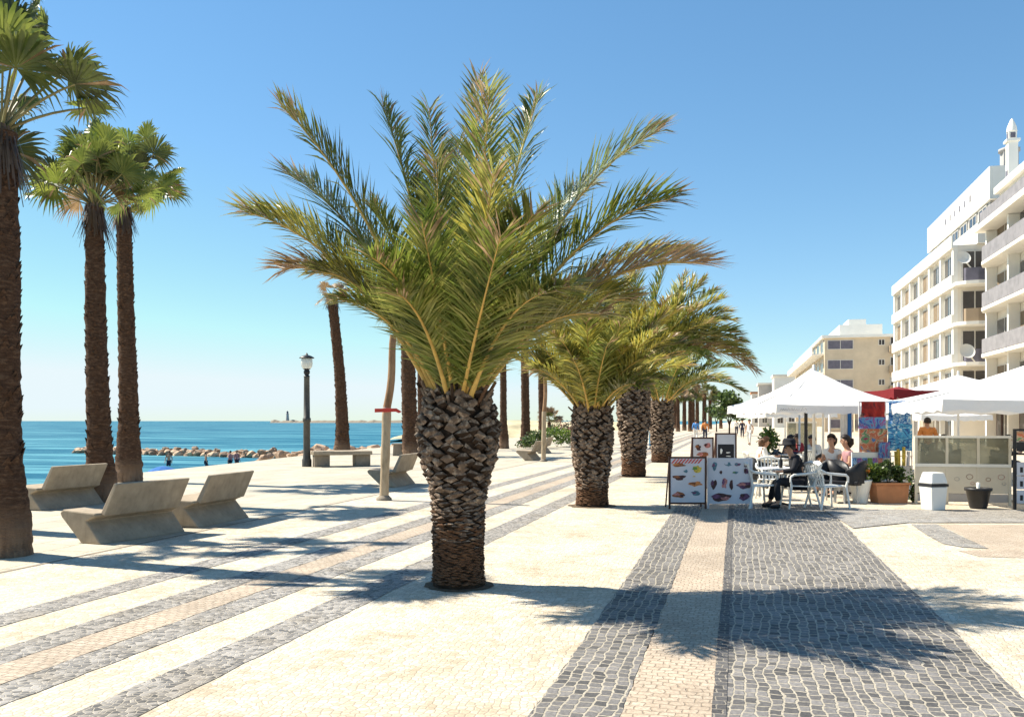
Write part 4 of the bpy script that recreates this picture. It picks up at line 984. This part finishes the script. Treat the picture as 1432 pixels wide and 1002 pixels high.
parasol(1256, 24.0, .95, 2.58, 2.47, 'deep red parasol showing in the gap between the two big white parasols', 'canvas_red', rz=.3, val=.26)
parasol(1098, 37, 1.5, 2.45, 1.98, 'small white parasol beyond the potted green shrub', rz=.15)
parasol(1308, 33, 1.35, 2.2, 1.86, 'small white parasol seen below the big one, above the windbreak', rz=.1)
parasol(1185, 29, 1.7, 2.6, 2.1, 'white parasol far back behind the striped beach towel', rz=.4)
# script-like mark on the valance of the first parasol
b = MB(); rr_ = random.Random(4); x = -1.72
while x < -1.12:
    hgt = rr_.uniform(.03,.075); b.tube([(x+.2,-1.60,1.88),(x+.22,-1.60,1.88+hgt),(x+.245,-1.60,1.885)], .006, 4); x += rr_.uniform(.05,.08)
b.v = [(x, y-.025, z) for x, y, z in b.v]; b.build('valance_lettering', M['grey_r'], U1)
for px, Y, lb in ((1151,22.5,'white upright post right of the dark post under the first parasol'),(1160,23.5,'slim white post behind the heads of the seated women'),(1118,26,'slim white post left of the dark post')):
    b = MB(); b.lathe([(.05,0),(.05,.04),(.03,.06),(.03,2.1),(.02,2.12)], 10); o = b.build('terrace_post', M['alu']); o.location = at(px, Y); tag(o, lb, 'post', 'slim posts on the terrace')
b = MB(); b.lathe([(.07,0),(.07,.05),(.04,.08),(.04,2.05),(.02,2.1)], 10); o = b.build('terrace_post', M['black']); o.location = at(1127, 21); tag(o, 'dark post rising just above the hat of the seated man', 'post')

# ------------------------------------------------------------------ towels and display rack
def towel(px0, px1, py0, py1, Y, mat, label, amp=.018):
    w_ = (px1-px0)/F*Y; z1 = EYE+(HY-py0)/F*Y; z0 = EYE+(HY-py1)/F*Y; n = 18; m_ = 10; b = MB(); vs = []
    for j in range(m_+1):
        for i in range(n+1):
            x = -w_/2+w_*i/n; vs.append((x, amp*math.sin(i*1.1+j*.15)*(.3+j/m_)+.01*math.sin(j), (z1-z0)*(1-j/m_)))
    k = len(vs); vs += [(x, y+.006, z) for x, y, z in vs]
    fs = [(j*(n+1)+i, j*(n+1)+i+1, (j+1)*(n+1)+i+1, (j+1)*(n+1)+i) for j in range(m_) for i in range(n)]
    b.add(vs, fs + [tuple(q+k for q in f[::-1]) for f in fs], True)
    o = b.build('hanging_towel', M[mat]); o.location = at((px0+px1)/2, Y, z0); o.rotation_euler = (0,0,CAMROT); return tag(o, label, 'towel', 'beach towels hung for sale')
Yt = 18.9
c = at(1238, Yt+.06); root = empty('towel_rack', c, CAMROT, 'metal rack from which the colourful beach towels hang', 'rack')
b = MB(); 
for x in (-.56, .0, .56): b.tube([(x,0,0),(x,0,2.06)], .018, 8)
b.build('upright', M['alu'], root)
b = MB(); b.tube([(-.58,0,2.05),(.58,0,2.05)], .018, 8); b.tube([(-.58,0,1.66),(.58,0,1.66)], .012, 8); b.tube([(-.58,0,.9),(.58,0,.9)], .012, 8); b.build('crossbar', M['alu'], root)
towel(1205, 1238, 561, 583, Yt, 'tw_red', 'short dark red towel, top of the left column of hanging towels')
towel(1201, 1239, 583, 599, Yt-.03, 'tw_violet', 'blue and violet patterned towel just below the dark red one')
towel(1203, 1241, 599, 636, Yt, 'tw_floral', 'orange floral towel hanging below the violet one')
towel(1243, 1274, 560, 592, Yt, 'tw_blue', 'upper blue towel with white wave pattern in the right column')
towel(1242, 1276, 592, 630, Yt-.03, 'tw_blue2', 'lower blue and white towel in the right column, above the inflatables')
towel(1229, 1245, 618, 640, Yt-.1, 'tw_violet', 'small purple cloth hanging between the floral and the blue towels')
o = towel(1176, 1192, 573, 620, 20.5, 'whitecloth', 'narrow white towel with one blue stripe, left of the other towels')
b = MB(); w_ = 16/F*20.5; b.box(w_*.05, w_*.38, -.032, -.026, .02, .75); b.build('blue_stripe', M['canvas_blue'], o)
# postcards / goods below the towels
c = at(1222, Yt-.15); root = empty('goods_stand', c, CAMROT, 'low stand of printed cards and bright goods under the floral towel', 'display stand')
b = MB(); b.box(-.42,.42,.0,.16,.25,.30); b.box(-.42,.42,.12,.16,.30,.98)
for x in (-.4,.4): b.box(x-.02,x+.02,.13,.15,0,.25)
b.build('stand', M['plastic'], root)
rr_ = random.Random(8)
for k in range(14):
    x = -.37+.11*(k % 7); z = .42+.28*(k//7)
    b = MB(); b.box(x-.045,x+.045,.10,.118,z-.05,z+.16); b.build('card', rr_.choice([M['tw_blue'],M['tw_violet'],M['tw_floral'],food[7],food[6],M['board_white']]), root)
c = at(1262, Yt-.1); root = empty('goods_basket', c, CAMROT, 'wire basket with rolled red and white goods under the blue towels', 'basket')
b = MB(); b.lathe([(.17,0),(.2,.7),(.19,.7),(.16,.02)], 12); b.build('basket', M['metal'], root)
for k in range(7):
    a = k*.9; b = MB(); x, y = .1*math.cos(a), .1*math.sin(a); b.tube([(x,y,.3),(x*1.3,y*1.3,1.0+.05*(k%3))], .035, 8); b.build('rolled_cloth', rr_.choice([M['red'], M['board_white'], M['tw_blue'], food[3]]), root)

# ------------------------------------------------------------------ plants
def leaves(b, c, rad, n, ls, rnd, nm=2, clump=9):
    c = Vector(c); rad = Vector(rad); cl = []
    for k in range(clump):
        d = Vector((rnd.gauss(0,1), rnd.gauss(0,1), rnd.gauss(0,1))).normalized()*rnd.uniform(.35,.8); cl.append(Vector((d.x*rad.x, d.y*rad.y, d.z*rad.z)))
    for i in range(n):
        q = rnd.choice(cl); d = Vector((rnd.gauss(0,1), rnd.gauss(0,1), rnd.gauss(0,1))).normalized()*rnd.random()**.4*.5
        p = c + q + Vector((d.x*rad.x, d.y*rad.y, d.z*rad.z))
        a = Vector((rnd.uniform(-1,1), rnd.uniform(-1,1), rnd.uniform(-.3,1))).normalized(); s = a.orthogonal().normalized()*ls*.35; s = Quaternion(a, rnd.random()*6.3) @ s
        b.cur = rnd.randrange(nm); b.add([p, p+a*ls*.5+s, p+a*ls, p+a*ls*.5-s], [(0,1,2,3)])
def shrub(loc, rad, h, n, ls, label, mats, cat='shrub', seed=0, stem=.0, name='shrub', group=None):
    root = empty(name, loc, seed, label, cat, group); rnd = random.Random(seed+77)
    b = MB(); leaves(b, (0,0,stem+h*.5), (rad, rad, h*.5), n, ls, rnd, len(mats)); b.build('foliage' if stem < .8 else 'crown', [M[x] for x in mats], root)
    b = MB(); 
    for k in range(4):
        a = k*1.6+seed; b.tube([(0,0,0),(.02*math.cos(a),.02*math.sin(a),stem*.8+.02),(rad*.45*math.cos(a),rad*.45*math.sin(a),stem+h*.6)], [max(.012,stem*.06),max(.01,stem*.045),.006], 6)
    b.build('stem' if stem < .8 else 'trunk', M['date_bark'], root); return root
# orange trough planter
c = at(1243, 17.9); root = empty('planter', c, CAMROT+.1, 'orange-brown terracotta trough planter beneath the hanging towels', 'planter')
b = MB(); b.prism([(-.31,0),(.31,0),(.35,.36),(-.35,.36)], -.16, .16, 'y'); b.build('trough', M['terracotta'], root, bevel=.01)
b = MB(); b.box(-.37,.37,-.18,.18,.362,.41); b.build('rim', M['terracotta'], root, bevel=.008)
b = MB(); b.box(-.33,.33,-.14,.14,.39,.415); b.build('soil', M['soil'], root)
for px, Y, r_, h_, lb, mm in ((1228,17.9,.17,.36,'bushy green plant at the left end of the terracotta trough',['bush','bush_bright']),(1242,17.85,.18,.44,'tallest green plant in the middle of the terracotta trough',['bush','bush_dark']),(1257,17.9,.16,.34,'dark leafy plant at the right end of the terracotta trough',['bush_dark','bush'])):
    shrub(at(px, Y, .40), r_, h_, 500, .07, lb, mm, 'plant', int(px), name='potted_plant')
c = at(1203, 17.9); root = empty('flower_pot', c, 0, 'tall cream plant pot left of the terracotta trough', 'plant pot')
b = MB(); b.lathe([(.14,0),(.17,.2),(.22,.42),(.23,.46),(.20,.46),(.18,.38)], 20); b.build('pot', M['plastic'], root)
b = MB(); b.lathe([(.18,.41),(.01,.43)], 16); b.build('soil', M['soil'], root)
shrub(at(1203, 17.9, .42), .22, .38, 450, .07, 'yellow-green flowering plant in the tall cream pot', ['bush_bright','bush','flower'], 'plant', 3, name='potted_plant')
shrub(at(1222, 18.2, .0), .16, .75, 300, .08, 'green leafy plant between the cream pot and the trough', ['bush','bush_bright'], 'plant', 6, name='potted_plant')
shrub(at(1277, 18.0, .0), .15, .70, 260, .07, 'dark spindly plant left of the white litter bin', ['bush_dark','bush'], 'plant', 8, name='potted_plant')
# litter bin
c = at(1305, 16.4); root = empty('litter_bin', c, CAMROT+.25, 'white plastic litter bin with a hooded lid and black band', 'litter bin')
b = MB(); 
def frus(b, r0, r1, z0, z1, d=1.0):
    b.add([(-r0,-r0*d,z0),(r0,-r0*d,z0),(r0,r0*d,z0),(-r0,r0*d,z0),(-r1,-r1*d,z1),(r1,-r1*d,z1),(r1,r1*d,z1),(-r1,r1*d,z1)], [(3,2,1,0),(4,5,6,7),(0,1,5,4),(1,2,6,5),(2,3,7,6),(3,0,4,7)])
frus(b, .145, .175, 0, .44); b.build('body', M['plastic'], root, bevel=.02)
b = MB(); frus(b, .185, .185, .442, .49); b.build('band', M['black'], root, bevel=.006)
b = MB(); frus(b, .18, .135, .492, .70); b.build('lid', M['plastic'], root, bevel=.025)
# black pot
c = at(1368, 16.7); root = empty('flower_pot', c, 0, 'black tapered plant pot standing empty before the windbreak', 'plant pot')
b = MB(); b.lathe([(.14,0),(.16,.05),(.21,.33),(.24,.34),(.24,.39),(.21,.39),(.19,.33)], 22); b.build('pot', M['black'], root)
b = MB(); b.lathe([(.20,.35),(.01,.36)], 16); b.build('soil', M['soil'], root)
b = MB(); b.lathe([(.03,.35),(.035,.48),(.02,.49)], 10); b.build('marker', M['plastic'], root)
# windbreak
def windbreak(pa, pb, label, canvas='plastic_tan', h=1.34):
    L_ = (pb-pa).length; an = math.atan2(pb.y-pa.y, pb.x-pa.x); root = empty('windbreak', pa, an, label, 'windbreak')
    n = 3
    for i in range(n+1):
        x = L_*i/n; b = MB(); b.box(x-.025,x+.025,-.025,.025,0,h+.02); b.build('post', M['plastic_tan'], root)
    for i in range(n):
        x0, x1 = L_*i/n+.026, L_*(i+1)/n-.026
        b = MB(); b.box(x0,x1,-.005,.005,.80,h-.03); b.build('clear_panel', M['clearpanel'], root)
        b = MB(); b.box(x0,x1,-.018,.018,.22,.74); o = b.build('canvas_panel', M[canvas], root)
        for k, (fx, fz, r_) in enumerate(((.3,.5,.045),(.75,.55,.06),(.85,.42,.035))):
            b = MB(); xx = x0+(x1-x0)*fx; b.tube([(xx+r_*math.cos(t*.7), -.021, fz+r_*.8*math.sin(t*.7)) for t in range(10)], .004, 4); b.build('printed_mark', [food[7], M['grey_r'], food[0]][(k+i) % 3], o)
        b = MB(); b.box(x0,x1,-.012,.012,.05,.20); b.build('kick_panel', M['grey_r'], root)
    b = MB(); b.box(-.02,L_+.02,-.03,.03,.742,.80); b.box(-.02,L_+.02,-.028,.028,h-.03,h+.015); b.build('rail', M['plastic'], root)
    return root
windbreak(at(1281, 17.7), at(1412, 17.3), 'glass and cream canvas windbreak behind the white bin and black pot')
windbreak(at(1101, 31), at(1141, 31), 'small plain cream windbreak far back behind the tables', h=1.6)
# news and price rack at the right edge
c = at(1430, 16.5); root = empty('price_rack', c, CAMROT-.1, 'black rack with white price boards cut by the right edge', 'rack')
b = MB(); b.box(-.16,-.12,-.03,.03,0,1.5); b.box(.24,.28,-.03,.03,0,1.5); b.box(-.12,.24,-.02,.02,1.46,1.5); b.box(-.12,.24,-.15,.02,1.02,1.05); b.build('frame', M['black'], root)
for k, z in enumerate((.12,.38,.64,1.08,1.28)):
    b = MB(); b.box(-.115,.235,-.035,-.022,z,z+(.24 if k < 3 else .17)); o = b.build('price_board', M['board_white'] if k < 3 else [M['black'], M['tw_floral']][k-3], root)
    if k < 3:
        b = MB(); rr_ = random.Random(k)
        for q in range(3): b.box(-.06+.09*q, -.01+.09*q, -.0385, -.0355, z+.05, z+.15)
        b.build('dark_figure', M['black'], o)
# potted tree at the back
shrub(at(1071, 26, .35), .34, 1.1, 900, .10, 'bright green bushy shrub in a pot beyond the tables', ['bush_bright','bush'], 'shrub', 12)
b = MB(); b.lathe([(.2,0),(.26,.42),(.22,.42),(.1,.4)], 16); o = b.build('flower_pot', M['terracotta']); o.location = at(1071, 26); tag(o, 'terracotta pot holding the bright green shrub', 'plant pot')
shrub(at(1081, 26, .0), .35, .62, 420, .08, 'low plant with orange flowers right of the green shrub', ['bush_bright','flower','flower'], 'shrub', 13)
for px, Y, r_, h_, lb, mm, sd_ in ((746,53,1.1,1.0,'low dark shrub by the far benches, leftmost of the beach side shrubs',['bush_dark','bush'],21),(779,56,1.2,1.25,'light green shrub between two dark ones, left of the second date palm',['bush_bright','bush'],22),(797,58,1.5,1.5,'dark shrub with reddish blooms touching the second date palm trunk',['bush_dark','bush_dark','food'],23)):
    if mm[-1] == 'food': M['food'] = food[7]
    shrub(at(px, Y, 0), r_, h_, 900, .16, lb, mm, 'shrub', sd_)
fan_palm('short young fan palm with fresh leaves among the shrubs behind the thin pole', [(768,618),(768,605),(768,598),(768,590)], [.16,.15,.14,.13], [], 20, 31, (.5,.9), (.5,.6), elr=(.0,1.4), skirt=0)
# distant trees and palms
shrub(at(1020, 96, 0), 2.0, 3.3, 1600, .42, 'dark round-crowned tree on the promenade beside the first parasol', ['bush_dark','bush'], 'tree', 41, 1.5, 'tree')
shrub(at(1002, 130, 0), 1.7, 2.6, 900, .4, 'smaller round tree just left of the dark round tree', ['bush_dark','bush'], 'tree', 42, 1.6, 'tree')
FP = fan_palm('far palm at the left end of the distant palm row', [(948,603),(948,590),(948,575),(948,556)], [.35,.3,.28,.26], [], 20, 51, (1.0,1.5), (.9,1.1), elr=(-.3,1.4), skirt=0)
FP['group'] = 'distant palms along the promenade'
for k, (px, Y, s_) in enumerate(((957,150,1.1),(965,138,1.0),(975,160,1.15),(985,150,1.2),(993,175,1.2),(944,190,1.4),(969,200,1.5),(1008,185,1.1))):
    copy_tree(FP, at(px, Y), k*1.3, sc=s_, label='%s palm of the distant palm row beyond the fourth date palm' % ['second','third','fourth','fifth','sixth','tall hindmost left','tall hindmost right','rightmost'][k])
for o in [o for o in bpy.data.objects if o.name.startswith('date_palm')]:
    r_ = .345 if o.name == 'date_palm' else .46; b = MB(); n = 48; vs = [(0,0,.002)]
    for i in range(n):
        a = 2*PI*i/n; q = r_*(1+.16*noise.noise(Vector((math.cos(a)*3, math.sin(a)*3, o.location.y)))+.03*random.random()); vs.append((q*math.cos(a), q*math.sin(a), 0))
    b.add(vs, [(0, i+1, (i+1) % n+1) for i in range(n)]); s_ = b.build('planting_soil', M['pit']); s_.location = (o.location.x, o.location.y, .007); tag(s_, kind='structure')
# ------------------------------------------------------------------ buildings  (x = u towards inland, y = v along promenade)
def bx(root, name, mat, *boxes):
    b = MB()
    for q in boxes: b.box(*q)
    return b.build(name, M[mat], root)
def win_u(root, u, v0, v1, z0, z1, pane='glassdark', curtain=False):     # on a face looking towards -u
    f = bx(root, 'window', 'frame', (u-.05,u+.01,v0,v0+.09,z0,z1),(u-.05,u+.01,v1-.09,v1,z0,z1),(u-.048,u+.01,v0+.09,v1-.09,z1-.09,z1-.001),(u-.048,u+.01,v0+.09,v1-.09,z0+.001,z0+.09),(u-.045,u+.01,(v0+v1)/2-.04,(v0+v1)/2+.04,z0+.09,z1-.09))
    bx(f, 'pane', pane, (u-.02,u+.005,v0+.05,v1-.05,z0+.05,z1-.05)); return f
def win_v(root, v, u0, u1, z0, z1, pane='glassdark'):     # on a face looking towards -v (the camera)
    f = bx(root, 'window', 'frame', (u0,u0+.09,v-.05,v+.01,z0,z1),(u1-.09,u1,v-.05,v+.01,z0,z1),(u0+.09,u1-.09,v-.048,v+.01,z1-.09,z1-.001),(u0+.09,u1-.09,v-.048,v+.01,z0+.001,z0+.09),((u0+u1)/2-.04,(u0+u1)/2+.04,v-.045,v+.01,z0+.09,z1-.09))
    bx(f, 'pane', pane, (u0+.05,u1-.05,v-.02,v+.005,z0+.05,z1-.05)); return f
def dish(root, c, r, ang):
    b = MB(); mt = Matrix.Translation(c) @ Matrix.Rotation(ang, 4, 'Z') @ Matrix.Rotation(R(70), 4, 'X'); n = 18; vs = []
    for k in range(5):
        f = k/4
        for i in range(n): vs.append(mt @ Vector((r*f*math.cos(2*PI*i/n), r*f*math.sin(2*PI*i/n), r*.25*f*f)))
    b.add(vs, [(k*n+i, k*n+(i+1) % n, (k+1)*n+(i+1) % n, (k+1)*n+i) for k in range(4) for i in range(n)], True)
    b.tube([Vector(c), Vector(c)+Vector((.6,.3,-.7))], .05, 6); return b.build('satellite_dish', M['white'], root)
# B2: white hotel
B2 = empty('apartment_building', (0,0,0), 0, 'long white block with strip balconies and a set back white top storey', 'building')
u0, uf, v0, v1, HT = 15.5, 15.95, 72, 98, 14.7
bx(B2, 'wall', 'white_b', (uf,32,v0,v1,0,HT))
for k in range(1, 6):
    z = k*2.94; o = bx(B2, 'balcony', 'white', (u0,uf,v0-.02,v1+.02,z-.22,z-.0),(u0,u0+.14,v0-.02,v1+.02,z,z+.72))
npl = 6
for i in range(npl+1):
    v = v0+.3+(v1-v0-.6)*i/npl
    bx(B2, 'pillar', 'white', (u0+.15,uf+.01,v-.28,v+.28,0,HT-.23))
rr_ = random.Random(3)
for k in range(0, 5):
    for i in range(npl):
        va = v0+.3+(v1-v0-.6)*i/npl; vb = va+(v1-v0-.6)/npl
        win_u(B2, uf-.0, va+.36, vb-.5, k*2.94+(.3 if k else .1), k*2.94+2.45, rr_.choice(['glassdark','glassdark','shutter']))
for k in range(1, 5):
    z = k*2.94
    b = MB(); pr = [(u0+.02,v0-.03),(u0+.02,v0-1.2),(u0+.6,v0-1.8),(u0+1.4,v0-2),(u0+7,v0-2),(u0+7,v0-.03)]
    b.prism(pr, z-.22, z+.02, 'z'); b.build('balcony', M['white'], B2)
    b = MB(); b.prism([(p, q) for p, q in [(u0+.5,v0-1.55),(u0+.62,v0-1.7),(u0+1.4,v0-1.9),(u0+6.9,v0-1.9),(u0+6.9,v0-1.8),(u0+1.45,v0-1.8),(u0+.7,v0-1.62)]], z+.02, z+.95, 'z'); b.build('railing', M['tan2' if k % 2 else 'rail'], B2)
    win_v(B2, v0, u0+.7, u0+2.5, z+.12, z+2.5); win_v(B2, v0, u0+2.7, u0+4.6, z+.12, z+2.5, 'wood_dark'); win_v(B2, v0, u0+4.9, u0+6.6, z+.15, z+2.5)
bx(B2, 'wall', 'grey_r', (18.2,30,v0+.2,93,HT,20.0)); bx(B2, 'wall', 'white', (18.0,18.19,v0-.4,93.5,17.9,20.3),(18.195,30,v0-.41,v0+.19,17.9,20.29),(17.2,18.19,v0-.4,93.5,HT+.02,16.2))
for i in range(7):
    va = v0+1+i*2.9; win_u(B2, 18.17, va, va+2.2, 16.25, 17.8)
for i in range(6): bx(B2, 'vent', 'rail', (17.97,18.01,v0+5+i*1.7,v0+5.35+i*1.7,19.0,19.5))
bx(B2, 'roof', 'grey_r', (16.8,32,v0+.1,v1-.1,HT+.003,HT+.02),(18.1,30,v0+.1,93.2,20.31,20.4)) 
q = at(1382, 66.5); b = MB(); b.box(19.2,20.2,72.6,73.6,20.3,21.6); b.lathe([(.45,21.6),(.75,21.65),(.75,21.85),(.1,22.1)], 12, (19.7,73.1)); b.build('chimney', M['grey_r'], B2)
dish(B2, (15.9, 70.2, 13.4), .5, 0.2); dish(B2, (16.0, 69.6, 6.6), .55, .2)
bx(B2, 'shop_awning', 'awning', (14.0,u0-.02,v0+1,v0+12,2.5,2.62))
# B1: near cream building with blue-grey railings
B1 = empty('apartment_building', (0,0,0), 0, 'cream block at the right edge with wide balconies and dark railings', 'building')
bx(B1, 'wall', 'white_b', (16.4,32,44,66,0,14.0))
for k in range(1, 5):
    z = k*2.95
    b = MB(); b.prism([(16.39,44),(15.2,44),(15.2,62.4),(15.5,63.4),(16.2,64),(16.39,64.1)], z-.2, z, 'z'); b.build('balcony', M['white'], B1)
    b = MB()
    b.prism([(15.24,44),(15.30,44),(15.30,62.4),(15.6,63.3),(16.2,63.85),(16.9,63.95),(16.9,64.02),(16.2,63.92),(15.55,63.36),(15.24,62.45)], z+.05, z+.95, 'z'); b.build('railing', M['railblue'], B1)
for k in range(0, 5):
    z = k*2.95
    for i in range(4):
        va = 45+i*4.8; win_u(B1, 16.39, va+.5, va+4.0, z+.12, z+2.3, rr_.choice(['glassdark','shutter','glassdark']))
for i in range(5): bx(B1, 'pillar', 'white', (15.75,16.38,44.2+i*4.8,44.5+i*4.8,0,13.98))
for k in range(1, 4): win_v(B1, 66-22, 18, 20, k*2.95+.1, k*2.95+2.3)
bx(B1, 'roof', 'white', (15.2,32.2,43.8,64.3,14.003,14.35)); bx(B1, 'railing', 'railblue', (15.5,15.56,44,64,14.36,15.25))
bx(B1, 'wall', 'white_b', (17.6,31,43.9,67.5,14.36,17.3)); bx(B1, 'roof', 'white', (17.3,31.2,43.7,67.8,17.3,17.75))
for i in range(4): win_u(B1, 17.58, 45.5+i*5, 48.5+i*5, 14.6, 16.7)
b = MB(); b.box(17.7,18.3,65.9,66.5,17.75,20.4); b.box(17.58,18.42,65.78,66.62,20.4,20.55); b.box(17.75,18.25,65.95,66.45,20.55,21.1); b.lathe([(.34,21.1),(.30,21.4),(.18,21.7),(.1,21.9),(.02,22.0)], 12, (18,66.2)); o = b.build('chimney', M['white'], B1)
bx(o, 'smoke_slot', 'rail', (17.73,17.755,66.05,66.35,20.65,21.0),(17.85,18.15,65.93,65.955,20.65,21.0),(17.68,17.705,66.0,66.4,18.1,18.5))
for i in range(3): bx(B1, 'shop_awning', 'awning', (13.6,15.4,46+i*6,51+i*6,2.35,2.47))
# shop fittings at ground level
for i in range(4):
    f = bx(B1, 'shop_door', 'wood_dark', (16.33,16.385,62.2-i*4.8,63.4-i*4.8,0,2.3)); bx(f, 'door_glass', 'glassdark', (16.315,16.328,62.35-i*4.8,63.25-i*4.8,.2,2.15))
# B3: tan distant building
B3 = empty('apartment_building', (0,0,0), 0, 'distant tan building with stepped left side behind the first parasol', 'building')
bx(B3, 'wall', 'tan', (12.6,24,138,205,0,13.8)); bx(B3, 'roof', 'white', (12.2,24.2,137.6,205.3,13.8,14.2)); bx(B3, 'wall', 'white', (15,21,141,165,14.22,16.0)); bx(B3, 'roof', 'white', (16.5,19,143,150,16.0,17.0))
for k in range(1, 5):
    bx(B3, 'balcony', 'white', (10.9,12.58,139,204,k*2.9-.2,k*2.9+.0),(10.9,11.0,139,204,k*2.9,k*2.9+.8))
    for i in range(10): win_u(B3, 12.58, 140+i*6.4, 144+i*6.4, k*2.9+.1, k*2.9+2.2)
for k in range(0, 5):
    win_v(B3, 138, 13.0, 16.6, k*2.9+.5, k*2.9+1.9, 'rail'); win_v(B3, 138, 20.0, 20.9, k*2.9+1.0, k*2.9+1.9)
    bx(B3, 'balcony', 'tan2', (21.4,24.0,136.8,137.98,k*2.9-.1,k*2.9+.9)); win_v(B3, 138, 21.6, 23.6, k*2.9+.95, k*2.9+2.2)
B4 = empty('apartment_building', (0,0,0), 0, 'brown rear wing rising between the tan building and the white block', 'building')
bx(B4, 'wall', 'white_b', (24.6,34,132,150,0,15.3)); bx(B4, 'roof', 'white', (24.4,34.2,131.8,150.2,15.3,15.8)); bx(B4, 'wall', 'white', (25,30,134,140,15.8,17.6))
for k in range(1, 5): win_v(B4, 132, 26, 28, k*2.95+.6, k*2.95+2.0); win_v(B4, 132, 29.5, 31.5, k*2.95+.6, k*2.95+2.0, 'shutter')
# far low houses
for k, (px, Y, w_, h_, mt_, lb) in enumerate(((1073,260,9,9.5,'white_b','far low white house, leftmost beyond the distant promenade'),(1090,240,11,11.2,'grey_r','far grey house with flat roof between the white house and tan building'),(1104,225,8,12.6,'white','far narrow white house touching the tan building'))):
    c = at(px, Y); root = empty('far_house', c, CAMROT*0, lb, 'house')
    bx(root, 'wall', mt_, (-w_/2,w_/2,-6,6,0,h_)); bx(root, 'roof', 'terracotta' if k == 0 else 'white_b', (-w_/2-.3,w_/2+.3,-6.3,6.3,h_,h_+.5))
    for i in range(3):
        for j in range(3): win_v(root, -6, -w_/2+.8+i*w_/3, -w_/2+2.2+i*w_/3, 1+j*3, 2.5+j*3)
# low shops row behind terraces
SH = empty('shop_row', (0,0,0), 0, 'single storey shop row with awning between the tan and white buildings', 'shop')
bx(SH, 'wall', 'tan', (15.8,28,99.5,131,0,4.2)); bx(SH, 'roof', 'white', (15.4,28.2,99.3,131.2,4.2,4.6)); bx(SH, 'shop_awning', 'awning', (13.4,15.75,101,130,2.9,3.05))
for i in range(6): win_u(SH, 15.78, 101+i*5, 104.5+i*5, .3, 2.6)
